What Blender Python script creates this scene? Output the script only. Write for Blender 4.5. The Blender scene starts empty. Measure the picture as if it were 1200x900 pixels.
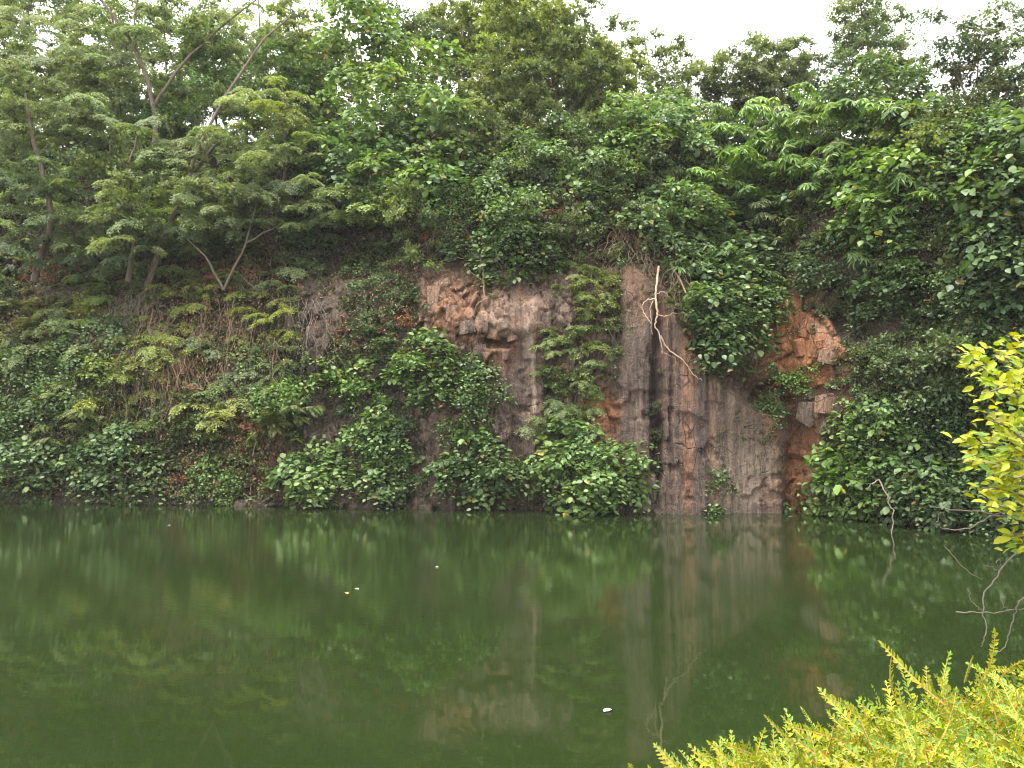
import bpy, bmesh, math, random
import numpy as np
from mathutils import Vector, Matrix
R = math.radians
scene = bpy.context.scene
C = scene.collection
random.seed(7)
rng = np.random.default_rng(11)

# ------------------------------------------------------------------ camera, world, sun, exposure
H = 2.4                     # eye height above the water
FPX = 924.0                 # focal length in pixels of a 1200 px wide picture
PITCH = math.atan(58 / FPX)
cam_d = bpy.data.cameras.new("camera")
cam_d.sensor_width = 36.0
cam_d.lens = 36.0 * FPX / 1200.0
cam_d.clip_end = 2000
cam_d.clip_start = 0.05
cam = bpy.data.objects.new("camera", cam_d)
C.objects.link(cam)
cam.location = (0, 0, H)
cam.rotation_euler = (R(90) + PITCH, 0, 0)
scene.camera = cam

SUN_EL, SUN_AZ = R(76), R(215)      # azimuth clockwise from +Y; the sun is behind the camera, veiled
world = bpy.data.worlds.new("World")
scene.world = world
world.use_nodes = True
wn, wl = world.node_tree.nodes, world.node_tree.links
wn.clear()
w_out = wn.new("ShaderNodeOutputWorld")
w_bg = wn.new("ShaderNodeBackground")
w_sky = wn.new("ShaderNodeTexSky")
w_sky.sky_type = 'NISHITA'
w_sky.sun_disc = False
w_sky.sun_elevation = SUN_EL
w_sky.sun_rotation = SUN_AZ
w_sky.dust_density = 3.0
w_mix = wn.new("ShaderNodeMixRGB")
w_mix.inputs[0].default_value = 0.85        # a full, even deck of white cloud
w_mix.inputs[2].default_value = (8.1, 8.0, 7.8, 1)
wl.new(w_sky.outputs[0], w_mix.inputs[1])
wl.new(w_mix.outputs[0], w_bg.inputs[0])
w_bg.inputs[1].default_value = 0.105
wl.new(w_bg.outputs[0], w_out.inputs[0])

sun_d = bpy.data.lights.new("sun", 'SUN')
sun_d.energy = 1.5
sun_d.angle = R(18)
sun_d.color = (1, 0.95, 0.88)
sun = bpy.data.objects.new("sun", sun_d)
C.objects.link(sun)
sun_dir = Vector((math.sin(SUN_AZ) * math.cos(SUN_EL), math.cos(SUN_AZ) * math.cos(SUN_EL), math.sin(SUN_EL)))
sun.rotation_euler = sun_dir.to_track_quat('Z', 'Y').to_euler()

scene.view_settings.view_transform = 'Standard'
scene.view_settings.look = 'None'
scene.view_settings.exposure = 2.52
scene.view_settings.gamma = 1.0
scene.render.engine = 'CYCLES'
scene.cycles.max_bounces = 6
scene.cycles.diffuse_bounces = 3
scene.cycles.glossy_bounces = 3
scene.cycles.transmission_bounces = 3
scene.cycles.transparent_max_bounces = 4
scene.cycles.volume_bounces = 1
scene.cycles.caustics_reflective = False
scene.cycles.caustics_refractive = False
scene.cycles.use_denoising = True
scene.cycles.denoising_prefilter = 'ACCURATE'
scene.cycles.filter_width = 1.15

# ------------------------------------------------------------------ helpers
CAM = np.array([0.0, 0.0, H])

def ray(px, py):
    x, y = (px - 600) / FPX, (450 - py) / FPX
    c, s = math.cos(PITCH), math.sin(PITCH)
    return np.array([x, c - y * s, s + y * c])

def at(px, py, Y):
    d = ray(px, py)
    return CAM + d * (Y / d[1])

def project(P):
    P = np.asarray(P, float) - CAM
    c, s = math.cos(PITCH), math.sin(PITCH)
    depth = P[..., 1] * c + P[..., 2] * s
    up = -P[..., 1] * s + P[..., 2] * c
    return 600 + FPX * P[..., 0] / depth, 450 - FPX * up / depth

def hash3(ix, iy, iz, seed):
    n = (ix * 374761393 + iy * 668265263 + iz * 2147483647 + seed * 974634541) & 0xffffffff
    n = ((n ^ (n >> 13)) * 1274126177) & 0xffffffff
    return ((n ^ (n >> 16)) & 0xffff) / 65535.0

def vnoise(x, y, seed=0, z=None):
    x = np.asarray(x, float); y = np.asarray(y, float)
    ix, iy = np.floor(x).astype(np.int64), np.floor(y).astype(np.int64)
    fx, fy = x - ix, y - iy
    fx = fx * fx * (3 - 2 * fx); fy = fy * fy * (3 - 2 * fy)
    a = hash3(ix, iy, 0, seed); b = hash3(ix + 1, iy, 0, seed)
    c = hash3(ix, iy + 1, 0, seed); d = hash3(ix + 1, iy + 1, 0, seed)
    return (a * (1 - fx) + b * fx) * (1 - fy) + (c * (1 - fx) + d * fx) * fy

def fbm(x, y, seed=0, octs=4):
    t, amp, tot = 0, 1.0, 0
    for o in range(octs):
        t = t + amp * (vnoise(x * 2 ** o + 17.3 * o, y * 2 ** o + 9.1 * o, seed + o) - 0.5)
        tot += amp
        amp *= 0.5
    return t / tot

def mesh_from(name, V, F, mat=None, smooth=False):
    """V (n,3), F (m,4) all quads; fast path"""
    V = np.asarray(V, np.float32).reshape(-1, 3); F = np.asarray(F, np.int32)
    m = bpy.data.meshes.new(name)
    k = F.shape[1]
    m.vertices.add(len(V)); m.vertices.foreach_set("co", V.ravel())
    m.loops.add(F.size); m.loops.foreach_set("vertex_index", F.ravel())
    m.polygons.add(len(F))
    m.polygons.foreach_set("loop_start", np.arange(0, F.size, k, dtype=np.int32))
    try:
        m.polygons.foreach_set("loop_total", np.full(len(F), k, np.int32))
    except Exception:
        pass
    if smooth:
        m.polygons.foreach_set("use_smooth", np.ones(len(F), bool))
    m.update(calc_edges=True)
    m.validate()
    if mat: m.materials.append(mat)
    return m

def link(name, data, parent=None, loc=None):
    o = bpy.data.objects.new(name, data)
    C.objects.link(o)
    if parent is not None: o.parent = parent
    if loc is not None: o.location = loc
    return o

def tag(o, label=None, cat=None, group=None, kind=None):
    if label: o['label'] = label
    if cat: o['category'] = cat
    if group: o['group'] = group
    if kind: o['kind'] = kind
    return o

def thing(name, label, cat, loc, group=None):
    o = link(name, None, None, tuple(loc))
    o.empty_display_size = 0.2
    return tag(o, label, cat, group)

def join_quads(parts):
    Vs, Fs, n = [], [], 0
    for V, F in parts:
        if len(V) == 0: continue
        Vs.append(V); Fs.append(np.asarray(F) + n); n += len(V)
    return np.concatenate(Vs), np.concatenate(Fs)

def smooth_path(pts, n=4, wob=0.0, rg=None):
    """Catmull-Rom through pts (m,3)"""
    P = np.asarray(pts, float)
    if len(P) < 3:
        t = np.linspace(0, 1, n + 1)[:, None]
        out = P[0] * (1 - t) + P[-1] * t
    else:
        Q = np.vstack([2 * P[0] - P[1], P, 2 * P[-1] - P[-2]])
        out = []
        for i in range(1, len(Q) - 2):
            for k in range(n):
                t = k / n
                a, b, c, d = Q[i - 1], Q[i], Q[i + 1], Q[i + 2]
                out.append(0.5 * ((2 * b) + (c - a) * t + (2 * a - 5 * b + 4 * c - d) * t * t + (3 * b - a - 3 * c + d) * t ** 3))
        out.append(P[-1]); out = np.array(out)
    if wob and rg is not None and len(out) > 2:
        out[1:-1] += rg.normal(0, wob, out[1:-1].shape)
    return out

def tube(P, r0, r1, sides=5, cap=True):
    P = np.asarray(P, float)
    n = len(P)
    T = np.gradient(P, axis=0); T /= np.linalg.norm(T, axis=1)[:, None] + 1e-9
    ref = np.array([0.31, 0.83, 0.46])
    A = np.cross(T, ref); A /= np.linalg.norm(A, axis=1)[:, None] + 1e-9
    B = np.cross(T, A)
    rad = np.linspace(r0, r1, n)[:, None, None]
    an = np.arange(sides) / sides * 2 * math.pi
    V = P[:, None, :] + rad * (np.cos(an)[None, :, None] * A[:, None, :] + np.sin(an)[None, :, None] * B[:, None, :])
    F = []
    for i in range(n - 1):
        for k in range(sides):
            k2 = (k + 1) % sides
            F.append((i * sides + k, i * sides + k2, (i + 1) * sides + k2, (i + 1) * sides + k))
    return V.reshape(-1, 3), np.array(F, np.int32)

# ------------------------------------------------------------------ node helpers / materials
def new_mat(name):
    m = bpy.data.materials.new(name)
    m.use_nodes = True
    nt = m.node_tree
    nt.nodes.clear()
    return m, nt.nodes, nt.links

def nd(ns, typ, **kw):
    n = ns.new(typ)
    for k, v in kw.items():
        if k == 'inp':
            for i, val in v.items(): n.inputs[i].default_value = val
        else:
            setattr(n, k, v)
    return n

def ramp(ns, stops):
    n = ns.new("ShaderNodeValToRGB")
    e = n.color_ramp.elements
    while len(e) > 1: e.remove(e[-1])
    e[0].position = stops[0][0]; e[0].color = (*stops[0][1], 1)
    for p, c in stops[1:]:
        x = e.new(p); x.color = (*c, 1)
    return n

def leaf_mat(name, stops, rough=0.42, trans=0.28, spec=0.5, tint=True):
    """colour per leaf from a ramp (random per leaf), multiplied by the plant's own colour"""
    m, ns, ls = new_mat(name)
    out = ns.new("ShaderNodeOutputMaterial")
    geo = ns.new("ShaderNodeNewGeometry")
    rp = ramp(ns, stops)
    ls.new(geo.outputs["Random Per Island"], rp.inputs[0])
    col = rp.outputs[0]
    # faint mottling inside a leaf
    tc = ns.new("ShaderNodeTexCoord")
    nz = nd(ns, "ShaderNodeTexNoise", inp={"Scale": 35.0, "Detail": 2.0})
    ls.new(tc.outputs["Object"], nz.inputs["Vector"])
    mr = nd(ns, "ShaderNodeMapRange", inp={1: 0.3, 2: 0.7, 3: 0.8, 4: 1.2})
    ls.new(nz.outputs[0], mr.inputs[0])
    mm = nd(ns, "ShaderNodeMixRGB", blend_type='MULTIPLY', inp={0: 1.0})
    ls.new(col, mm.inputs[1]); ls.new(mr.outputs[0], mm.inputs[2])
    col = mm.outputs[0]
    if tint:
        oi = ns.new("ShaderNodeObjectInfo")
        mx = nd(ns, "ShaderNodeMixRGB", blend_type='MULTIPLY', inp={0: 1.0})
        ls.new(col, mx.inputs[1]); ls.new(oi.outputs["Color"], mx.inputs[2])
        col = mx.outputs[0]
    p = nd(ns, "ShaderNodeBsdfPrincipled", inp={"Roughness": rough, "Specular IOR Level": spec})
    ls.new(col, p.inputs["Base Color"])
    t = ns.new("ShaderNodeBsdfTranslucent")
    tcx = nd(ns, "ShaderNodeMixRGB", blend_type='MULTIPLY', inp={0: 1.0, 2: (1.25, 1.3, 0.55, 1)})
    ls.new(col, tcx.inputs[1]); ls.new(tcx.outputs[0], t.inputs[0])
    mix = nd(ns, "ShaderNodeMixShader", inp={0: trans})
    ls.new(p.outputs[0], mix.inputs[1]); ls.new(t.outputs[0], mix.inputs[2])
    ls.new(mix.outputs[0], out.inputs[0])
    return m

M = {}
M['broad'] = leaf_mat("broad_leaf", [(0.0, (.042, .074, .026)), (.35, (.075, .128, .042)), (.7, (.104, .165, .056)), (.95, (.15, .21, .065)), (.985, (.24, .22, .04)), (1.0, (.15, .075, .03))], rough=.48, spec=.4, trans=.32)
M['feather'] = leaf_mat("feathery_leaf", [(0.0, (.084, .118, .056)), (.5, (.128, .172, .072)), (.9, (.172, .21, .082)), (1.0, (.20, .20, .085))], rough=.5, spec=.4, trans=.45)
M['palm'] = leaf_mat("drooping_leaf", [(0.0, (.05, .095, .03)), (.5, (.085, .15, .042)), (.9, (.125, .19, .055)), (1.0, (.2, .2, .07))], rough=.42, spec=.45)
M['fine'] = leaf_mat("small_leaf", [(0.0, (.070, .094, .042)), (.5, (.110, .145, .056)), (.9, (.152, .185, .066)), (1.0, (.18, .16, .07))], rough=.5, spec=.4, trans=.45)
M['scrub'] = leaf_mat("scrub_leaf", [(0.0, (.045, .068, .026)), (.55, (.085, .115, .04)), (.88, (.125, .15, .05)), (1.0, (.17, .10, .05))], rough=.5, spec=.4)
M['litter'] = leaf_mat("dead_leaf", [(0.0, (.08, .045, .028)), (.5, (.17, .095, .055)), (1.0, (.30, .17, .10))], rough=.7, spec=.2, trans=.1)
M['yellow'] = leaf_mat("golden_leaf", [(0.0, (.12, .20, .012)), (.3, (.27, .28, .008)), (.7, (.38, .32, .006)), (.95, (.45, .35, .006)), (1.0, (.30, .14, .02))], rough=.45, spec=.3, trans=.3, tint=True)
M['golden_sprig'] = leaf_mat("golden_sprig_leaf", [(0.0, (.13, .21, .055)), (.25, (.19, .245, .018)), (.65, (.27, .28, .007)), (.965, (.35, .29, .007)), (1.0, (.36, .15, .012))], rough=.5, spec=.25, trans=.3, tint=True)

def bark_mat(name, a, b, rough=.85, sc=(14, 14, 3)):
    m, ns, ls = new_mat(name)
    out = ns.new("ShaderNodeOutputMaterial")
    tc = ns.new("ShaderNodeTexCoord")
    mp = nd(ns, "ShaderNodeMapping"); mp.inputs["Scale"].default_value = sc
    ls.new(tc.outputs["Object"], mp.inputs[0])
    nz = nd(ns, "ShaderNodeTexNoise", inp={"Scale": 1.0, "Detail": 5.0, "Roughness": .65})
    ls.new(mp.outputs[0], nz.inputs["Vector"])
    rp = ramp(ns, [(.3, a), (.7, b)])
    ls.new(nz.outputs[0], rp.inputs[0])
    p = nd(ns, "ShaderNodeBsdfPrincipled", inp={"Roughness": rough, "Specular IOR Level": .25})
    ls.new(rp.outputs[0], p.inputs["Base Color"])
    bp = nd(ns, "ShaderNodeBump", inp={"Strength": .5, "Distance": .02})
    ls.new(nz.outputs[0], bp.inputs["Height"]); ls.new(bp.outputs[0], p.inputs["Normal"])
    ls.new(p.outputs[0], out.inputs[0])
    return m
M['bark'] = bark_mat("grey_brown_bark", (.055, .042, .032), (.15, .115, .085))
M['bark_tan'] = bark_mat("tan_bark", (.15, .105, .062), (.29, .21, .13))
M['bark_pale'] = bark_mat("bare_pale_wood", (.26, .18, .13), (.44, .33, .25))
M['dry_stem'] = bark_mat("dry_stem", (.10, .068, .042), (.24, .17, .11))
M['twig'] = bark_mat("grey_twig", (.09, .07, .056), (.20, .165, .135))

# rock: stain zones come from a mesh colour attribute (R iron-orange, G pale crust, B dark: wet rock and clefts), everything else is noise
def rock_mat(name, attr=True, fixed=(0, 0, 0)):
    m, ns, ls = new_mat(name)
    out = ns.new("ShaderNodeOutputMaterial")
    geo = ns.new("ShaderNodeNewGeometry")
    def noise(scale, xs=1.0, zs=1.0, det=5.0, rough=.6, dist=0.0):
        mp = nd(ns, "ShaderNodeMapping"); mp.inputs["Scale"].default_value = (scale * xs, scale, scale * zs)
        ls.new(geo.outputs["Position"], mp.inputs[0])
        n = nd(ns, "ShaderNodeTexNoise", inp={"Scale": 1.0, "Detail": det, "Roughness": rough, "Distortion": dist})
        ls.new(mp.outputs[0], n.inputs["Vector"])
        return n.outputs[0]
    def mapr(s, a, b, c=0.0, d=1.0):
        r = nd(ns, "ShaderNodeMapRange", inp={1: a, 2: b, 3: c, 4: d})
        ls.new(s, r.inputs[0]); return r.outputs[0]
    def mixc(f, a, b, bt='MIX'):
        x = nd(ns, "ShaderNodeMixRGB", blend_type=bt)
        for i, v in ((0, f), (1, a), (2, b)):
            if isinstance(v, (int, float)): x.inputs[i].default_value = v
            elif isinstance(v, tuple): x.inputs[i].default_value = (*v, 1)
            else: ls.new(v, x.inputs[i])
        return x.outputs[0]
    def mul(a, b):
        x = nd(ns, "ShaderNodeMath", operation='MULTIPLY'); x.use_clamp = True
        for i, v in ((0, a), (1, b)):
            if isinstance(v, (int, float)): x.inputs[i].default_value = v
            else: ls.new(v, x.inputs[i])
        return x.outputs[0]
    n_big = noise(.8, det=4)
    n_mid = noise(3.2, det=6, rough=.65)
    n_fin = noise(16, det=5, rough=.7)
    streak = noise(5.5, xs=1.0, zs=.07, det=5, rough=.65, dist=.3)
    streak2 = noise(17, xs=1.0, zs=.035, det=4, rough=.6)
    base = mixc(mapr(n_big, .35, .65), (.068, .047, .038), (.128, .088, .060))
    base = mixc(mapr(n_mid, .42, .68), base, (.155, .12, .098))
    s3 = noise(1.9, xs=1.0, zs=.06, det=4, rough=.6, dist=.2)
    base = mixc(mul(mapr(s3, .46, .6), .6), base, (.056, .040, .033))
    base = mixc(mul(mapr(streak, .47, .62), .85), base, (.033, .024, .021))
    base = mixc(mul(mapr(streak2, .53, .66), .6), base, (.21, .165, .135))
    def crack(scale, zs, width):
        mp = nd(ns, "ShaderNodeMapping"); mp.inputs["Scale"].default_value = (scale, scale * .5, scale * zs)
        ad = nd(ns, "ShaderNodeMixRGB", blend_type='ADD', inp={0: .35}); ls.new(geo.outputs["Position"], ad.inputs[1])
        wn_ = nd(ns, "ShaderNodeTexNoise", inp={"Scale": 1.6, "Detail": 4.0}); ls.new(geo.outputs["Position"], wn_.inputs["Vector"]); ls.new(wn_.outputs[1], ad.inputs[2])
        ls.new(ad.outputs[0], mp.inputs[0])
        v = nd(ns, "ShaderNodeTexVoronoi", feature='DISTANCE_TO_EDGE', inp={"Scale": 1.0}); ls.new(mp.outputs[0], v.inputs["Vector"])
        return mapr(v.outputs["Distance"], 0.0, width, 1.0, 0.0)
    ck = crack(2.6, .55, .035); ck2 = crack(7.0, .4, .05)
    base = mixc(mul(ck, mapr(n_big, .50, .66)), base, (.014, .011, .011))
    base = mixc(mul(ck2, mul(mapr(n_mid, .5, .66), .6)), base, (.02, .016, .015))
    base = mixc(mul(mapr(n_fin, .48, .66), .6), base, (.035, .027, .024))
    if attr:
        at_ = nd(ns, "ShaderNodeVertexColor"); at_.layer_name = "stain"
        sp = ns.new("ShaderNodeSeparateColor"); ls.new(at_.outputs[0], sp.inputs[0])
        o_, p_, d_ = sp.outputs[0], sp.outputs[1], sp.outputs[2]
        moss_a = at_.outputs["Alpha"]
    else:
        def val(v):
            n = ns.new("ShaderNodeValue"); n.outputs[0].default_value = v; return n.outputs[0]
        o_, p_, d_ = [val(v) for v in fixed]; moss_a = val(0.0)
    oc = mixc(mapr(n_mid, .35, .62), (.20, .078, .026), (.33, .145, .06))
    oc = mixc(mul(mapr(streak, .48, .7), .6), oc, (.07, .03, .016))
    oc = mixc(mul(mapr(n_fin, .5, .72), .5), oc, (.12, .065, .042))
    oc = mixc(mul(ck2, mul(mapr(n_big, .45, .6), .6)), oc, (.03, .016, .01)); oc = mixc(mul(ck, .8), oc, (.02, .012, .009))
    base = mixc(mul(o_, mapr(n_mid, .25, .5, .55, 1.0)), base, oc)
    base = mixc(mul(p_, mapr(streak, .62, .42, .25, 1.0)), base, (.30, .255, .225))
    base = mixc(mul(d_, mapr(n_mid, .3, .6, 1.0, .8)), base, (.017, .014, .014))
    base = mixc(moss_a, base, mixc(mapr(n_mid, .5, .66), (.030, .022, .014), (.05, .055, .02)))
    fs = noise(46, xs=1.0, zs=.045, det=3, rough=.55)
    base = mixc(mul(mapr(fs, .52, .62), .5), base, (.030, .023, .020))
    base = mixc(mul(mapr(fs, .44, .36), .35), base, (.22, .17, .135))
    base = mixc(1.0, base, (1.12, 1.0, .87), 'MULTIPLY')
    p = nd(ns, "ShaderNodeBsdfPrincipled", inp={"Roughness": .72, "Specular IOR Level": .35})
    ls.new(base, p.inputs["Base Color"])
    rr = mapr(d_, 0, 1, .75, .42); ls.new(rr, p.inputs["Roughness"])
    add = nd(ns, "ShaderNodeMath", operation='ADD'); ls.new(n_mid, add.inputs[0]); ls.new(mul(n_fin, .45), add.inputs[1])
    add2 = nd(ns, "ShaderNodeMath", operation='ADD'); ls.new(add.outputs[0], add2.inputs[0]); ls.new(mul(streak2, .4), add2.inputs[1])
    add3 = nd(ns, "ShaderNodeMath", operation='ADD'); ls.new(add2.outputs[0], add3.inputs[0]); ls.new(mul(fs, .25), add3.inputs[1])
    add4 = nd(ns, "ShaderNodeMath", operation='SUBTRACT'); ls.new(add3.outputs[0], add4.inputs[0]); ls.new(mul(ck, mul(mapr(n_big, .50, .66), .5)), add4.inputs[1])
    bp = nd(ns, "ShaderNodeBump", inp={"Strength": 1.0, "Distance": .16})
    ls.new(add4.outputs[0], bp.inputs["Height"]); ls.new(bp.outputs[0], p.inputs["Normal"])
    ls.new(p.outputs[0], out.inputs[0])
    return m
M['rock'] = rock_mat("cliff_rock")
M['rock_grey'] = rock_mat("grey_rock", False, (0, .15, .1))
M['rock_tan'] = rock_mat("tan_rock", False, (.42, .3, 0))
M['rock_orange'] = rock_mat("orange_rock", False, (1.0, 0.05, 0))
M['rock_white'] = rock_mat("white_crusted_rock", False, (0, 1, 0))
M['rock_wet'] = rock_mat("wet_dark_rock", False, (.1, 0, .75))

def soil_mat():
    m, ns, ls = new_mat("leafy_soil")
    out = ns.new("ShaderNodeOutputMaterial")
    geo = ns.new("ShaderNodeNewGeometry")
    nz = nd(ns, "ShaderNodeTexNoise", inp={"Scale": 2.5, "Detail": 8.0, "Roughness": .7})
    ls.new(geo.outputs["Position"], nz.inputs["Vector"])
    rp = ramp(ns, [(.3, (.016, .013, .010)), (.55, (.036, .026, .018)), (.75, (.07, .046, .03))])
    ls.new(nz.outputs[0], rp.inputs[0])
    p = nd(ns, "ShaderNodeBsdfPrincipled", inp={"Roughness": .95, "Specular IOR Level": .1})
    ls.new(rp.outputs[0], p.inputs["Base Color"])
    bp = nd(ns, "ShaderNodeBump", inp={"Strength": 1.0, "Distance": .1})
    ls.new(nz.outputs[0], bp.inputs["Height"]); ls.new(bp.outputs[0], p.inputs["Normal"])
    ls.new(p.outputs[0], out.inputs[0])
    return m
M['soil'] = soil_mat()

def water_mat():
    m, ns, ls = new_mat("green_pond_water")
    out = ns.new("ShaderNodeOutputMaterial")
    geo = ns.new("ShaderNodeNewGeometry")
    p = nd(ns, "ShaderNodeBsdfPrincipled", inp={"Base Color": (.0108, .0182, .0050, 1), "Roughness": .012, "IOR": 1.4, "Specular IOR Level": .5})
    # breeze patch: ripples are stronger in the middle and left of the pond, calmer near the viewer and to the right
    sx = ns.new("ShaderNodeSeparateXYZ"); ls.new(geo.outputs["Position"], sx.inputs[0])
    a = nd(ns, "ShaderNodeMapRange", interpolation_type='SMOOTHSTEP', inp={1: 8.5, 2: 13.0, 3: 0.0, 4: 1.0}); ls.new(sx.outputs[1], a.inputs[0])
    b = nd(ns, "ShaderNodeMapRange", interpolation_type='SMOOTHSTEP', inp={1: -2.0, 2: 5.0, 3: 1.0, 4: 0.35}); ls.new(sx.outputs[0], b.inputs[0])
    ab = nd(ns, "ShaderNodeMath", operation='MULTIPLY'); ls.new(a.outputs[0], ab.inputs[0]); ls.new(b.outputs[0], ab.inputs[1])
    pn = nd(ns, "ShaderNodeTexNoise", inp={"Scale": .35, "Detail": 3.0}); ls.new(geo.outputs["Position"], pn.inputs["Vector"])
    pm = nd(ns, "ShaderNodeMapRange", inp={1: .35, 2: .65, 3: .5, 4: 1.1}); ls.new(pn.outputs[0], pm.inputs[0])
    msk = nd(ns, "ShaderNodeMath", operation='MULTIPLY'); ls.new(ab.outputs[0], msk.inputs[0]); ls.new(pm.outputs[0], msk.inputs[1])
    def rip(scale, det, sy):
        mp = nd(ns, "ShaderNodeMapping"); mp.inputs["Scale"].default_value = (scale, scale * sy, scale)
        ls.new(geo.outputs["Position"], mp.inputs[0])
        n = nd(ns, "ShaderNodeTexNoise", inp={"Scale": 1.0, "Detail": det, "Roughness": .5})
        ls.new(mp.outputs[0], n.inputs["Vector"]); return n.outputs[0]
    calm = rip(1.6, 2.0, 1.5)
    rough = rip(9.0, 3.0, 1.6)
    b1 = nd(ns, "ShaderNodeBump", inp={"Strength": 1.0, "Distance": .0007}); ls.new(calm, b1.inputs["Height"])
    st = nd(ns, "ShaderNodeMapRange", inp={1: 0.0, 2: 1.0, 3: .0002, 4: .0019}); ls.new(msk.outputs[0], st.inputs[0])
    b2 = nd(ns, "ShaderNodeBump", inp={"Strength": 1.0}); ls.new(rough, b2.inputs["Height"]); ls.new(st.outputs[0], b2.inputs["Distance"])
    ls.new(b1.outputs[0], b2.inputs["Normal"])
    ls.new(b2.outputs[0], p.inputs["Normal"])
    ls.new(p.outputs[0], out.inputs[0])
    return m
M['water'] = water_mat()

# ------------------------------------------------------------------ terrain: quarry wall, slope above it, plateau
BX = np.array([-60, -30, -17, -8.6, -5, 0, 3.7, 4.5, 8.3, 8.9, 9.6, 10.9, 12.2, 16, 26, 60.])
BY = np.array([36, 29.5, 27.6, 26.6, 25.7, 25.0, 24.4, 24.1, 24.3, 24.2, 22.6, 20.0, 18.2, 15.5, 12, 9.])
def base_y(X): return np.interp(X, BX, BY)
CT = lambda X: np.interp(X, [-60, -12, -5, 0, 6, 9, 12, 60], [5.5, 5.8, 6.6, 6.8, 6.6, 6.4, 6.5, 6.5])   # where the wall ends
S1 = lambda X: np.interp(X, [-60, -9, -5, 0, 4, 8.5, 10, 13, 60], [.26, .22, .14, .12, .10, .13, .16, .22, .3])  # lean of the wall
S2 = lambda X: np.interp(X, [-60, -8, 0, 8, 13, 60], [.6, .58, .45, .55, .55, .6])                               # lean of the slope
ZR = lambda X: np.interp(X, [-60, -10, 0, 6, 9, 12, 15, 18, 60], [15.5, 15.0, 14.0, 13.2, 12.8, 10.9, 9.6, 9.3, 9.3])                       # ridge height

def run(X, z):
    ct = CT(X)
    lo = np.minimum(z, ct) * S1(X)
    hi = np.maximum(z - ct, 0) * S2(X)
    return lo + hi

# --- rock relief
cols_x = [-22.0]
while cols_x[-1] < 17: cols_x.append(cols_x[-1] + rng.choice([.28, .42, .6, .9, 1.2]) * rng.uniform(.8, 1.25))
cols_x = np.array(cols_x); col_off = rng.uniform(-.2, .2, len(cols_x) + 1); col_tilt = rng.uniform(-.12, .12, len(cols_x) + 1)
vs = np.stack([rng.uniform(-12, 13, 2300), rng.uniform(-1, 8.5, 2300)], 1)
v_off = rng.uniform(-.2, .2, len(vs)); v_tx = rng.uniform(-.5, .5, len(vs)); v_tz = rng.uniform(-.45, .45, len(vs))

def ell(px, py, cx, cy, rx, ry, soft=.35):
    d = np.sqrt(((px - cx) / rx) ** 2 + ((py - cy) / ry) ** 2)
    return np.clip((1 + soft - d) / (2 * soft), 0, 1)

def slab_w(px, py):                # the big smooth slab
    top = np.interp(px, [700, 735, 770, 800, 850, 900, 930], [330, 300, 318, 390, 450, 470, 480])
    w = np.clip((px - 722) / 10, 0, 1) * np.clip((928 - px) / 14, 0, 1) * np.clip((py - top) / 14, 0, 1)
    return w

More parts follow.
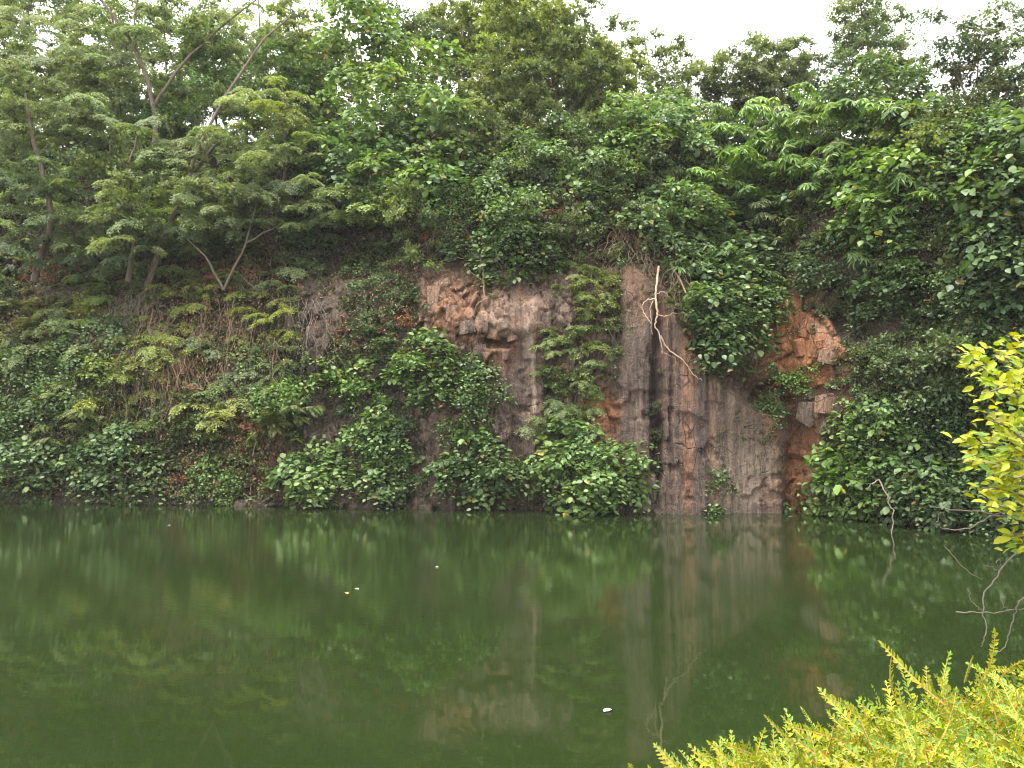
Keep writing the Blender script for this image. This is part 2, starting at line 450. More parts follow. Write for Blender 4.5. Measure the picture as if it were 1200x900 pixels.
def relief(X, z, px, py, full=False):
    ci = np.searchsorted(cols_x, X + .22 * fbm(X * .5, z * .45, 40, 3) * 2)
    colr = col_off[ci] + col_tilt[ci] * (X - cols_x[np.clip(ci - 1, 0, len(cols_x) - 1)])
    big = fbm(X * .35, z * .3, 3, 3) * 1.1
    if not full:
        return big
    wx = X + .12 * fbm(X * 2, z * 2, 60, 3); wz = z + .12 * fbm(X * 2 + 9, z * 2, 64, 3)
    f = np.zeros(len(X)); gap = np.zeros(len(X))
    for a in range(0, len(X), 4000):
        b = min(a + 4000, len(X))
        d = ((wx[a:b, None] - vs[None, :, 0]) * 1.0) ** 2 + ((wz[a:b, None] - vs[None, :, 1]) * .75) ** 2
        idx = np.argpartition(d, 1, axis=1)[:, :2]
        dd = np.take_along_axis(d, idx, 1); o = np.argsort(dd, 1)
        idx = np.take_along_axis(idx, o, 1); dd = np.sqrt(np.take_along_axis(dd, o, 1))
        i = idx[:, 0]
        f[a:b] = v_off[i] + v_tx[i] * (wx[a:b] - vs[i, 0]) + v_tz[i] * (wz[a:b] - vs[i, 1])
        gap[a:b] = np.clip(1 - (dd[:, 1] - dd[:, 0]) / .05, 0, 1)
    soil = np.maximum(np.clip((345 - px) / 40, 0, 1) * (1 - .9 * ell(px, py, 288, 400, 45, 60, .4)), np.clip((px - 985) / 20, 0, 1))
    w = slab_w(px, py)
    w2 = np.clip(ell(px, py, 612, 440, 26, 90, .2), 0, 1) * .85       # narrow slab further left
    sm = np.maximum(w, w2)
    rough = f * .75 + gap * .09 + colr * .45
    grooves = (np.round(colr * 5) / 5 * .5 + .05 * (vnoise(X * 5.2 + .25 * z * .2, z * .12, 90) - .5) + .035 * (vnoise(X * 12, z * .2, 91) - .5))
    chips = np.where(fbm(X * 1.3, z * 2.2, 77, 3) > .14, .07, 0) + np.where(fbm(X * 2.6 + 3, z * 1.1, 78, 3) > .16, .05, 0)
    r = big * (1 - .6 * sm) + rough * (1 - sm) * (1 - .75 * soil) + (grooves + chips + f * .05) * sm
    r = r + fbm(X * 5, z * 4, 21, 4) * (.13 * (1 - .65 * sm))
    # the big slab stands proud; clefts either side of it
    r -= .38 * w
    r += .5 * ell(px, py, 768, 480, 8, 112, .25) * (.5 + .7 * vnoise(px * .12, py * .05, 5)) + .22 * ell(px, py, 770, 490, 16, 120, .3) * (vnoise(X * 11, z * .55, 93) > .52)
    r += .5 * ell(px, py, 648, 450, 7, 60, .6)
    r += .9 * ell(px, py, 912, 465, 34, 14, .6)                  # recess under the orange ledge
    r += .28 * ell(px, py, 928, 540, 12, 60, .8)
    r -= .55 * ell(px, py, 935, 400, 52, 42, .3)                 # orange block stands out over the recess
    r -= .45 * ell(px, py, 958, 482, 30, 32, .5)
    r -= .35 * ell(px, py, 540, 375, 45, 45, .4)
    r -= .35 * ell(px, py, 605, 372, 34, 28, .4)
    r += .55 * ell(px, py, 580, 403, 14, 6, .5)
    r -= .45 * ell(px, py, 380, 380, 30, 45, .5)
    return r

def hollow(px, py):
    return 1.6 * ell(px, py, 1060, 365, 85, 40, .5) + .9 * ell(px, py, 415, 300, 60, 25, .5) + 1.0 * ell(px, py, 1120, 520, 60, 50, .5) + .8 * ell(px, py, 645, 195, 40, 40, .5)

def ysurf(X, z):
    X = np.asarray(X, float); z = np.asarray(z, float)
    y = base_y(X) + run(X, z)
    hx, hy = project(np.stack([X, y, z], -1))
    return y + relief(X, np.minimum(z, 9), None, None) * np.clip((10 - z) / 3, .25, 1) + hollow(hx, hy)

def surf(px, py, maxd=45):
    """first point of the ground met by the line of sight through a pixel of the photograph"""
    d = ray(px, py); d = d / d[1]
    t = np.linspace(8, maxd, 400)
    P = CAM[None] + d[None] * t[:, None]
    zz = np.maximum(P[:, 2], 0.0)
    hit = (P[:, 1] >= ysurf(P[:, 0], zz)) & (P[:, 2] < ZR(P[:, 0]) + .5)
    if hit.any():
        i = int(np.argmax(hit)); Q = P[i].copy(); return Q
    k = int(np.argmin(np.abs(P[:, 1] - 33.5)))
    return P[k].copy()

def build_cliff():
    xs = np.concatenate([np.arange(-26, -14, .14), np.arange(-14, 13, .05), np.arange(13, 24.1, .14)])
    zs = np.arange(-1.5, 8.1, .055)
    X, Z = np.meshgrid(xs, zs)
    X1, Z1 = X.ravel(), Z.ravel()
    Y0 = base_y(X1) + run(X1, np.maximum(Z1, 0)) + np.minimum(Z1, 0) * .2
    px, py = project(np.stack([X1, Y0, Z1], 1))
    rel = relief(X1, Z1, px, py, True) * np.clip((10 - Z1) / 3, .25, 1)
    V = np.stack([X1, Y0 + rel + hollow(px, py), Z1], 1)
    nx, nz = len(xs), len(zs)
    i = np.arange(nx * nz).reshape(nz, nx)
    F = np.stack([i[:-1, :-1], i[:-1, 1:], i[1:, 1:], i[1:, :-1]], -1).reshape(-1, 4)
    m = mesh_from("rock_cliff", V, F, M['rock'], smooth=False)
    n1 = fbm(X1 * 1.7, Z1 * 1.2, 31, 4); n2 = fbm(X1 * 3.0, Z1 * .35, 35, 4)
    wp = px + n1 * 26; wq = py + n2 * 30
    org = np.maximum.reduce([ell(wp, wq, 938, 408, 64, 60, .3), ell(wp, wq, 915, 360, 22, 40, .4), ell(wp, wq, 912, 470, 24, 45, .4),
                             ell(wp, wq, 935, 550, 26, 70, .4) * .9, ell(wp, wq, 905, 580, 14, 30, .6) * .4, ell(wp, wq, 702, 490, 22, 34, .3) * .95, ell(wp, wq, 543, 360, 50, 42, .5) * .5, ell(wp, wq, 600, 372, 36, 28, .5) * .42,
                             ell(wp, wq, 590, 415, 16, 22, .4) * .45, ell(wp, wq, 775, 335, 50, 42, .5) * .45, ell(wp, wq, 800, 430, 50, 90, .8) * .22, ell(wp, wq, 300, 560, 60, 40, .6) * .3,
                             ell(wp, wq, 1015, 460, 25, 40, .5) * .4])
    pale = np.maximum.reduce([ell(px + n2 * 22, py, 623, 425, 4.5, 88, .5), ell(px + n2 * 14, py, 746, 480, 3.5, 50, .4) * .6, ell(wp, wq, 872, 560, 38, 60, .7) * .75,
                              ell(wp, wq, 597, 368, 34, 22, .6) * .6, ell(wp, wq, 840, 480, 30, 50, .8) * .38, ell(wp, wq, 395, 345, 24, 30, .5) * .45,
                              ell(wp, wq, 760, 575, 12, 20, .4) * .8, ell(wp, wq, 965, 390, 28, 22, .5) * .3, ell(wp, wq, 290, 370, 30, 40, .6) * .35,
                              ell(wp, wq, 625, 370, 30, 15, .5) * .4])
    dark = np.maximum.reduce([ell(wp, wq, 766, 490, 13, 120, .4), ell(wp, wq, 735, 440, 20, 90, .6) * .6, ell(wp, wq, 360, 420, 48, 110, .5) * .8,
                              ell(wp, wq, 440, 470, 50, 120, .6) * .7, ell(wp, wq, 600, 460, 17, 80, .5) * .55, ell(wp, wq, 820, 420, 9, 180, .5) * .5,
                              ell(wp, wq, 480, 600, 500, 16, .5) * .8, ell(wp, wq, 922, 490, 12, 30, .5) * .4, ell(wp, wq, 960, 480, 26, 30, .5) * .45])
    for (bx, bw, ch, a_) in [(757, 5, 2, .8), (782, 3, 2, .95), (790, 2.5, 2, .8), (802, 9, 0, .36), (817, 4, 2, .95), (824, 3.5, 2, .85), (834, 6, 0, .25), (845, 3, 2, .7), (868, 6, 1, .45), (880, 3, 2, .5), (893, 7, 1, .5), (905, 4, 0, .35), (858, 2.5, 2, .5), (730, 5, 2, .5)]:
        bb = ell(px + n2 * 9, py, bx, 470, bw, 170, .45) * a_
        if ch == 0: org = np.maximum(org, bb)
        elif ch == 1: pale = np.maximum(pale, bb * np.clip((py - 470) / 50, .25, 1))
        else: dark = np.maximum(dark, bb)
    moss = np.maximum.reduce([ell(wp, wq, 400, 370, 26, 50, .6) * .7, ell(wp, wq, 900, 500, 35, 60, .7) * .6, ell(wp, wq, 780, 330, 40, 20, .6) * .6,
                              ell(wp, wq, 540, 320, 50, 20, .6) * .5, ell(wp, wq, 720, 380, 14, 40, .6) * .6,
                              np.clip((345 - wp) / 40, 0, 1) * (1 - .9 * ell(wp, wq, 288, 400, 45, 60, .4)) * (1 - .8 * ell(wp, wq, 325, 540, 22, 60, .4)),
                              np.clip((wp - 985) / 20, 0, 1), np.clip((320 - wq) / 20, 0, 1) * .9])
    col = np.stack([org, pale, dark, moss], 1).astype(np.float32)
    ca = m.color_attributes.new("stain", 'FLOAT_COLOR', 'POINT')
    ca.data.foreach_set("color", col.ravel())
    return link("rock_cliff", m)
cliff = tag(build_cliff(), "old quarry wall of purple brown rock rising out of the pond", None, None, "structure")

def build_hill():
    xs = np.arange(-60, 60.1, .5)
    rows = []
    t1 = np.linspace(-3, 0, 3)
    P = []
    for k, z in enumerate(list(np.arange(-3, 7.0, .7))):      # sits behind the rock wall
        zz = np.full_like(xs, z)
        P.append(np.stack([xs, base_y(xs) + run(xs, np.maximum(zz, 0)) + 3.0, zz], 1))
    nslope = 26
    for k in range(nslope):
        z = 7.3 + (ZR(xs) - 7.3) * k / (nslope - 1)
        off = np.interp(k, [0, 3], [.7, 0.0])
        y = ysurf(xs, z) + off + fbm(xs * .8, z * .8, 13, 4) * .8
        P.append(np.stack([xs, y, z + fbm(xs * .9, z, 15, 3) * .3], 1))
    last = P[-1]
    for d, up in ((1.5, .5), (4, .9), (8, 1.2), (16, 1.5), (40, 2), (120, 2), (320, 2)):
        P.append(np.stack([xs * (1 + min(d, 60) / 60), last[:, 1] + d, last[:, 2] + up + fbm(xs * .3, np.full_like(xs, d), 16, 3)], 1))
    V = np.concatenate(P); nx, nr = len(xs), len(P)
    i = np.arange(nx * nr).reshape(nr, nx)
    F = np.stack([i[:-1, :-1], i[:-1, 1:], i[1:, 1:], i[1:, :-1]], -1).reshape(-1, 4)
    o = link("hillside", mesh_from("hillside", V, F, M['soil'], smooth=True))
    return tag(o, "dark leafy earth slope above the quarry wall", None, None, "structure")
build_hill()

# pond water and the near bank under the hedge
V = np.array([[-60, -2, 0], [60, -2, 0], [60, 40, 0], [-60, 40, 0]]); 
water = tag(link("water", mesh_from("water", V, np.array([[0, 1, 2, 3]]), M['water'])), "still green pond water mirroring the cliff", None, None, "structure")
V = np.array([[-60, -3, -1.6], [60, -3, -1.6], [60, 42, -1.6], [-60, 42, -1.6]])
tag(link("pond_bed", mesh_from("pond_bed", V, np.array([[0, 1, 2, 3]]), M['soil'])), "muddy bed of the pond", None, None, "structure")
def near_bank():
    xs = np.arange(-60, 60.1, .5)
    prof = [(-380, 1.2), (-40, 1.2), (-4, .9), (0.5, .82), (1.8, .75), (2.4, .6), (3.0, .1), (3.4, -.8), (3.8, -1.7)]
    P = [np.stack([xs, np.full_like(xs, y) + (fbm(xs * .5, np.full_like(xs, y), 19, 3) * .6 if y > -30 else 0) + np.clip(xs - 1.5, 0, 1.5) * .5 * (y > 0), z + fbm(xs * .7, np.full_like(xs, y), 18, 3) * .1], 1) for y, z in prof]
    V = np.concatenate(P); nx, nr = len(xs), len(P)
    i = np.arange(nx * nr).reshape(nr, nx)
    F = np.stack([i[:-1, :-1], i[:-1, 1:], i[1:, 1:], i[1:, :-1]], -1).reshape(-1, 4)
    tag(link("bank", mesh_from("bank", V, F, M['soil'], True)), "bare earth bank below the golden hedge", None, None, "structure")
near_bank()

# loose-looking blocks of the wall, each a part of it
def block_mesh(seed, mat):
    r = random.Random(seed)
    bm = bmesh.new()
    for sx in (-1, 1):
        for sy in (-1, 1):
            for sz in (-1, 1):
                bm.verts.new((sx * r.uniform(.3, .5), sy * r.uniform(.38, .5), sz * r.uniform(.3, .5)))
    for k in range(3): bm.verts.new((r.uniform(-.5, .5), -.5 * r.uniform(.9, 1.1), r.uniform(-.4, .4)))
    if mat is M['rock_wet']:
        for v in bm.verts: v.co = Vector((v.co.x * r.uniform(.6, 1.1), v.co.y * r.uniform(.6, 1.1), v.co.z * r.uniform(.5, 1.1)))
        for k in range(8):
            v = Vector((r.gauss(0, 1), r.gauss(0, 1), r.gauss(0, 1))).normalized() * r.uniform(.42, .52); bm.verts.new(v)
    else:
        for v in bm.verts: v.co += Vector((r.uniform(-.1, .1), r.uniform(-.06, .06), r.uniform(-.1, .1)))
    bmesh.ops.convex_hull(bm, input=bm.verts)
    bmesh.ops.delete(bm, geom=[v for v in bm.verts if not v.link_faces], context='VERTS')
    bmesh.ops.bevel(bm, geom=list(bm.edges), offset=.014, segments=1, affect='EDGES')
    m = bpy.data.meshes.new("rock_block"); bm.to_mesh(m); bm.free(); m.materials.append(mat)
    return m
blocks = {k: [block_mesh(s, M[k]) for s in range(5)] for k in ('rock_grey', 'rock_tan', 'rock_orange', 'rock_white', 'rock_wet')}
def block(px, py, w, h, kind, dep=None, back=.1):
    P = surf(px, py)
    Y = P[1]; s = Y / FPX
    px2, py2 = px, py
    y0 = Y + BLOCK_REL(px, py)
    d_ = (dep or (w + h) * .5) * s
    P = at(px, py, y0 + d_ * .40)
    o = link("rock_block", random.choice(blocks[kind]), cliff, P)
    o.scale = (w * s, (dep or (w + h) * .5) * s, h * s)
    o.rotation_euler = (random.uniform(-.15, .15), random.uniform(-.18, .18), random.uniform(-.3, .3))
def BLOCK_REL(px, py):
    P = surf(px, py)
    a = np.array([P[0]]); z = np.array([P[2]])
    q = relief(a, z, np.array([float(px)]), np.array([float(py)]), True)[0] - relief(a, z, None, None)[0]
    return float(np.clip(q, -.6, .25))
for (px, py, w, h, k) in [
    (585, 362, 20, 18, 'rock_tan'), (602, 356, 26, 12, 'rock_tan'), (595, 378, 22, 17, 'rock_tan'), (618, 353, 24, 10, 'rock_tan'), (636, 360, 18, 12, 'rock_tan'),
    (578, 392, 18, 14, 'rock_tan'), (600, 393, 14, 16, 'rock_tan'), (588, 416, 24, 16, 'rock_tan'), (566, 385, 16, 14, 'rock_grey'), (640, 378, 15, 22, 'rock_grey'),
    (508, 352, 24, 34, 'rock_tan'), (520, 338, 28, 20, 'rock_tan'), (505, 385, 22, 18, 'rock_grey'), (528, 368, 20, 22, 'rock_tan'), (548, 385, 24, 16, 'rock_grey'),
    (512, 402, 20, 14, 'rock_grey'), (540, 403, 26, 14, 'rock_grey'), (562, 360, 15, 20, 'rock_grey'), (562, 410, 22, 12, 'rock_grey'),
    (915, 395, 34, 44, 'rock_orange'), (938, 410, 36, 34, 'rock_orange'), (960, 408, 30, 22, 'rock_orange'), (905, 430, 30, 20, 'rock_orange'), (948, 385, 26, 26, 'rock_orange'), (975, 418, 24, 20, 'rock_tan'),
    (925, 370, 22, 22, 'rock_orange'), (912, 350, 18, 14, 'rock_orange'), (912, 448, 18, 14, 'rock_orange'), (905, 470, 20, 22, 'rock_orange'), (918, 485, 22, 22, 'rock_orange'),
    (950, 484, 24, 30, 'rock_grey'), (968, 474, 22, 26, 'rock_tan'), (955, 462, 30, 14, 'rock_grey'), (965, 448, 26, 13, 'rock_orange'), (972, 500, 24, 22, 'rock_grey'), (1010, 470, 16, 28, 'rock_tan'), (985, 432, 22, 16, 'rock_grey'),
    (704, 480, 22, 28, 'rock_orange'), (698, 500, 20, 22, 'rock_orange'), (712, 462, 12, 26, 'rock_tan'), (706, 388, 18, 26, 'rock_grey'),
    (762, 562, 14, 16, 'rock_white'), (764, 582, 12, 14, 'rock_grey'), (720, 325, 18, 22, 'rock_grey'), (716, 305, 12, 16, 'rock_grey'),
    (352, 345, 14, 20, 'rock_tan'), (392, 346, 18, 12, 'rock_tan'), (404, 362, 20, 16, 'rock_grey'), (398, 378, 16, 18, 'rock_grey'), (370, 362, 12, 22, 'rock_grey'),
    (342, 380, 16, 22, 'rock_grey'), (364, 390, 10, 16, 'rock_tan'), (346, 405, 16, 20, 'rock_grey'), (378, 410, 12, 22, 'rock_grey'), (358, 430, 14, 20, 'rock_grey'),
    (290, 355, 22, 18, 'rock_tan'), (268, 382, 20, 24, 'rock_grey'), (262, 360, 16, 14, 'rock_tan'), (280, 410, 22, 20, 'rock_grey'), (295, 440, 18, 24, 'rock_grey'), (250, 405, 18, 26, 'rock_grey'),
    (332, 520, 14, 22, 'rock_grey'), (328, 545, 16, 18, 'rock_grey'), (318, 562, 18, 12, 'rock_grey'), (300, 580, 24, 10, 'rock_grey'), (335, 500, 14, 20, 'rock_grey'), (430, 500, 14, 24, 'rock_grey'),
    (480, 560, 16, 30, 'rock_grey'), (492, 590, 14, 16, 'rock_grey'), (452, 430, 16, 18, 'rock_grey'), (232, 400, 16, 24, 'rock_grey')]:
    block(px, py, w, h, k)

# ------------------------------------------------------------------ leaves
def nrm(a): return a / (np.linalg.norm(a, axis=-1, keepdims=True) + 1e-9)

T_BROAD = (np.array([[0, 0, 0], [.5, 0, 0], [1, 0, -.10], [.12, .30, .05], [.48, .44, .09], [.82, .22, .02], [.12, -.30, .05], [.48, -.44, .09], [.82, -.22, .02]]),
           np.array([[0, 1, 4, 3], [1, 2, 5, 4], [0, 6, 7, 1], [1, 7, 8, 2]]))
T_OVAL = (np.array([[0, 0, 0], [1, 0, -.06], [.3, .34, .06], [.7, .28, .05], [.3, -.34, .06], [.7, -.28, .05]]),
          np.array([[0, 1, 3, 2], [0, 4, 5, 1]]))
T_LANCE = (np.array([[0, 0, 0], [.4, 0, .03], [1, 0, -.22], [.3, .5, .05], [.6, .42, -.03], [.3, -.5, .05], [.6, -.42, -.03]]),
           np.array([[0, 1, 4, 3], [1, 2, 2, 4], [0, 5, 6, 1], [1, 6, 2, 2]]))
T_LANCE = (T_LANCE[0], np.array([[0, 1, 4, 3], [0, 5, 6, 1]]), )
T_LANCE = (np.array([[0, 0, 0], [1, 0, -.22], [.28, .5, .06], [.65, .36, -.02], [.28, -.5, .06], [.65, -.36, -.02]]), np.array([[0, 1, 3, 2], [0, 4, 5, 1]]))

def leaves(pos, tip, normal, L, W, T):
    pos = np.asarray(pos, float); tip = nrm(np.asarray(tip, float))
    normal = np.asarray(normal, float)
    normal = nrm(normal - tip * (normal * tip).sum(-1, keepdims=True))
    side = np.cross(normal, tip)
    tv, tf = T[0], T[1]
    L = np.broadcast_to(np.asarray(L, float), (len(pos),))[:, None, None]; W = np.broadcast_to(np.asarray(W, float), (len(pos),))[:, None, None]
    V = pos[:, None, :] + tv[None, :, 0:1] * L * tip[:, None, :] + tv[None, :, 1:2] * W * side[:, None, :] + tv[None, :, 2:3] * L * normal[:, None, :]
    F = tf[None] + (np.arange(len(pos)) * len(tv))[:, None, None]
    return V.reshape(-1, 3), F.reshape(-1, tf.shape[1])

def rdir(g, n):
    return nrm(g.normal(size=(n, 3)))

UP = np.array([0, 0, 1.0])
def clump_broad(seed, n=74, Rd=.5, L=(.12, .2), ratio=.95, flat=.8):
    g = np.random.default_rng(seed)
    d = rdir(g, n); d[:, 2] = np.abs(d[:, 2]) * .9 + g.uniform(-.55, .15, n); d[:, 1] -= .25; d = nrm(d)
    lump = 1 + .28 * np.sin(d[:, 0] * 4 + seed) * np.cos(d[:, 2] * 5 + seed * 2)
    r = Rd * g.uniform(.45, 1, n) ** .5 * lump
    pos = d * r[:, None] * np.array([1, .8, flat])
    out = nrm(d * np.array([1, 1, .6]))
    no = nrm(out * .55 + UP * .75 + g.normal(0, .33, (n, 3)))
    tip = nrm(out * .7 - UP * .45 + g.normal(0, .45, (n, 3)))
    l = g.uniform(*L, n)
    a = leaves(pos, tip, no, l, l * ratio, T_BROAD)
    SP_, ST, SN = [], [], []
    for k in range(7):                      # a few shoots that stick out of the clump
        d0 = rdir(g, 1)[0]; d0[2] = abs(d0[2]) * .9 - .25; d0[1] -= .3; d0 = nrm(d0)
        for j in range(6):
            q = d0 * Rd * (.75 + .14 * j) - UP * .02 * j * j
            SP_.append(q + g.normal(0, .02, 3)); sd = nrm(np.cross(d0, UP)) * (1 if j % 2 else -1)
            ST.append(d0 * .6 + sd * .8 - UP * .3 + g.normal(0, .2, 3)); SN.append(UP * .9 + d0 * .3 + g.normal(0, .25, 3))
    l2 = g.uniform(L[0] * .8, L[1] * .9, len(SP_))
    b = leaves(np.array(SP_), np.array(ST), np.array(SN), l2, l2 * ratio, T_BROAD)
    return join_quads([a, b])

def clump_small(seed, n=170, Rd=.55, L=(.06, .1), ratio=.6, flat=.75, gaps=True):
    g = np.random.default_rng(seed)
    # twigs first, leaves along them
    parts = []; P = []; D = []
    for k in range(16):
        d = rdir(g, 1)[0]; d[2] = abs(d[2]) * .8 - .15; d[1] -= .15; d = nrm(d)
        ln = Rd * g.uniform(.6, 1.1)
        bend = g.normal(0, .25, 3)
        t = np.linspace(0.0, 1, 6)
        path = d[None] * (t * ln)[:, None] * np.array([1, .85, flat]) + bend[None] * (t ** 2 * ln * .4)[:, None] - UP[None] * (t ** 2 * .12 * ln)[:, None]
        m = n // 16
        tt = g.uniform(.25, 1, m)
        pp = np.stack([np.interp(tt, t, path[:, i]) for i in range(3)], 1)
        P.append(pp + g.normal(0, .035, pp.shape)); D.append(np.repeat(nrm(path[-1] - path[0])[None], m, 0))
    P = np.concatenate(P); D = np.concatenate(D); m = len(P)
    tip = nrm(D * .6 + g.normal(0, .6, (m, 3)) - UP * .15)
    no = nrm(UP * .85 + D * .2 + g.normal(0, .4, (m, 3)))
    l = g.uniform(*L, m)
    return leaves(P, tip, no, l, l * ratio, T_OVAL)

def clump_feather(seed, Rd=.6, nt=8, leaflet=(.075, .115)):
    """flat drooping pad of pinnate twigs"""
    g = np.random.default_rng(seed)
    P, D, N = [], [], []
    def pinnae(path, sp, L):
        seg = np.linalg.norm(np.diff(path, axis=0), axis=1); s = np.concatenate([[0], np.cumsum(seg)])
        q = np.arange(.04, s[-1], sp)
        pts = np.stack([np.interp(q, s, path[:, i]) for i in range(3)], 1)
        T = nrm(np.stack([np.interp(q, s, np.gradient(path[:, i])) for i in range(3)], 1))
        sd = nrm(np.cross(T, UP))
        for sg in (-1, 1):
            P.append(pts); D.append(nrm(T * .45 + sd * sg + g.normal(0, .2, pts.shape) - UP * .25)); N.append(nrm(UP + np.array([0, -.35, 0]) + g.normal(0, .3, pts.shape)))
    a0 = g.uniform(0, 6.28)
    for k in range(nt):
        a = a0 + k / nt * 2 * math.pi + g.normal(0, .25)
        ln = Rd * g.uniform(.65, 1.1)
        t = np.linspace(0, 1, 7)
        path = np.stack([np.cos(a) * t * ln, np.sin(a) * t * ln, .22 * t - (.62 * ln + .1) * t ** 2.1 + g.normal(0, .05)], 1)
        path += np.stack([-np.sin(a) * t ** 2, np.cos(a) * t ** 2, 0 * t], 1) * g.normal(0, .15)
        pinnae(path, .045, .06)
        for j in (2, 3, 4, 5):
            for sg in (-1, 1):
                b = a + sg * g.uniform(.6, 1.0); l2 = ln * (.5 - .06 * j) * g.uniform(.7, 1.2)
                tt = np.linspace(0, 1, 4)
                p2 = path[j] + np.stack([np.cos(b) * tt * l2, np.sin(b) * tt * l2, -.55 * l2 * tt ** 1.6 + .03 * tt], 1)
                pinnae(p2, .05, .055)
    P = np.concatenate(P); D = np.concatenate(D); N = np.concatenate(N)
    keep = g.uniform(size=len(P)) < .85
    P, D, N = P[keep] + g.normal(0, .012, (keep.sum(), 3)), D[keep], N[keep]
    l = g.uniform(*leaflet, len(P))
    return leaves(P, D, N, l, l * .62, T_OVAL)

def clump_palm(seed, n=17, Rd=.55):
    g = np.random.default_rng(seed)
    P, D, N, L = [], [], [], []
    for k in range(n):
        d = rdir(g, 1)[0]; d[2] = abs(d[2]) * .7; d[1] -= .3; d = nrm(d)
        c = d * Rd * g.uniform(.5, 1) * np.array([1, .8, .65])
        m = g.integers(6, 9); a0 = g.uniform(0, 6.28)
        face = nrm(d * .5 + UP * .8 + g.normal(0, .2, 3))
        u = nrm(np.cross(face, [0.3, 1, .1])); v = np.cross(face, u)
        for j in range(m):
            a = a0 + j / m * 5.2 + g.normal(0, .1)
            dd = nrm(np.cos(a) * u + np.sin(a) * v - UP * .28)
            P.append(c); D.append(dd); N.append(face + g.normal(0, .12, 3)); L.append(g.uniform(.19, .32))
    return leaves(np.array(P), np.array(D), np.array(N), np.array(L), np.array(L) * .24, T_LANCE)

def clump_fern(seed, n=20, Rd=.42):
    """arching fronds with paired leaflets"""
    g = np.random.default_rng(seed)
    P, D, N, L = [], [], [], []
    for k in range(n):
        a = g.uniform(0, 6.28); ln = Rd * g.uniform(.45, 1.2)
        t = np.linspace(.1, 1, 15)
        rise = g.uniform(.1, 1.3)
        path = np.stack([np.cos(a) * t * ln, np.sin(a) * t * ln - .1 * t, rise * ln * t - (.55 + rise * .6) * ln * t ** 2], 1)
        T = nrm(np.gradient(path, axis=0)); sd = nrm(np.cross(T, UP + g.normal(0, .1, 3)))
        for sg in (-1, 1):
            P.append(path); D.append(nrm(sd * sg + T * .5 - UP * .12)); N.append(np.repeat((UP + .3 * np.array([np.cos(a), np.sin(a), 0]))[None], 15, 0) + g.normal(0, .15, (15, 3)))
            L.append(.16 * ln / .5 * np.sin(np.linspace(.7, 2.9, 15)).clip(.25) )
    L = np.concatenate(L)
    return leaves(np.concatenate(P), np.concatenate(D), np.concatenate(N), L, L * .34, T_OVAL)

def clump_grass(seed, n=60, Rd=.4):
    g = np.random.default_rng(seed)
    P = g.normal(0, .1, (n, 3)) * np.array([1.6, .5, .6])
    a = g.uniform(0, 6.28, n)
    D = nrm(np.stack([np.cos(a), np.sin(a) - .5, g.uniform(-.7, .9, n)], 1))
    L = g.uniform(.22, .45, n)
    return leaves(P, D, UP + g.normal(0, .3, (n, 3)), L, np.full(n, .03), T_LANCE)

CL = {}
CL['B'] = [mesh_from("broad_clump", *clump_broad(s), M['broad']) for s in range(6)]
CL['b'] = [mesh_from("broad_clump_small", *clump_broad(20 + s, n=110, L=(.085, .135), ratio=.85), M['broad']) for s in range(5)]
CL['F'] = [mesh_from("feather_clump", *clump_feather(40 + s), M['feather']) for s in range(6)]
CL['P'] = [mesh_from("drooping_clump", *clump_palm(60 + s), M['palm']) for s in range(5)]
CL['S'] = [mesh_from("small_clump", *clump_small(80 + s, n=300, L=(.09, .14), ratio=.75), M['fine']) for s in range(6)]
CL['s'] = [mesh_from("scrub_clump", *clump_small(100 + s, n=290, Rd=.5, L=(.07, .115), ratio=.8), M['scrub']) for s in range(6)]
CL['R'] = [mesh_from("fern_clump", *clump_fern(120 + s), M['scrub']) for s in range(5)]
CL['G'] = [mesh_from("grass_clump", *clump_grass(140 + s), M['palm']) for s in range(3)]
CL['D'] = [mesh_from("dead_clump", *clump_small(150 + s, n=130, Rd=.42, L=(.07, .12), ratio=.5), M['litter']) for s in range(3)]
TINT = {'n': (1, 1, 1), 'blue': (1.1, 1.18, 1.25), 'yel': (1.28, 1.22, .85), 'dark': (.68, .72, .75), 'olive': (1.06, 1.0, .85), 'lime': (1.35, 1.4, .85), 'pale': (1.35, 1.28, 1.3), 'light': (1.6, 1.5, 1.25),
        'brown': (1.15, .92, .8), 'haze': (1.4, 1.35, 1.5), 'fresh': (1.18, 1.18, .95), 'gold': (1.75, 1.5, .95)}  # 'haze' and 'blue' are lightened: the upper slope's pale veil put into leaf colour

def put_clump(root, P, kind, scale, tint, g, tilt=.25, name="leaf_clump"):
    kinds = kind if isinstance(kind, str) else ''.join(kind)
    k = kinds[g.integers(len(kinds))]
    ms = CL[k]
    o = bpy.data.objects.new(name, ms[g.integers(len(ms))])
    C.objects.link(o)
    o.parent = root
    o.location = Vector(P) - root.location
    s = scale * (g.uniform(.68, 1.38) if k == 'B' else g.uniform(.8, 1.25))
    o.scale = (s * g.uniform(.9, 1.15), s, s * g.uniform(.85, 1.1))
    zr = g.uniform(-.9, .9) if k in 'BbPR' else g.uniform(0, 6.28)
    lean_ = .30 if k == 'F' else 0.0
    o.rotation_euler = (Matrix.Rotation(lean_ + g.normal(0, tilt * .5), 3, 'X') @ Matrix.Rotation(g.normal(0, tilt * .5), 3, 'Y') @ Matrix.Rotation(zr, 3, 'Z')).to_euler()
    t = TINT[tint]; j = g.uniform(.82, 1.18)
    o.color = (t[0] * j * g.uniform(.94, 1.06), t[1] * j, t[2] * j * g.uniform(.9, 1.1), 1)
    o['kind'] = 'stuff'
    return o

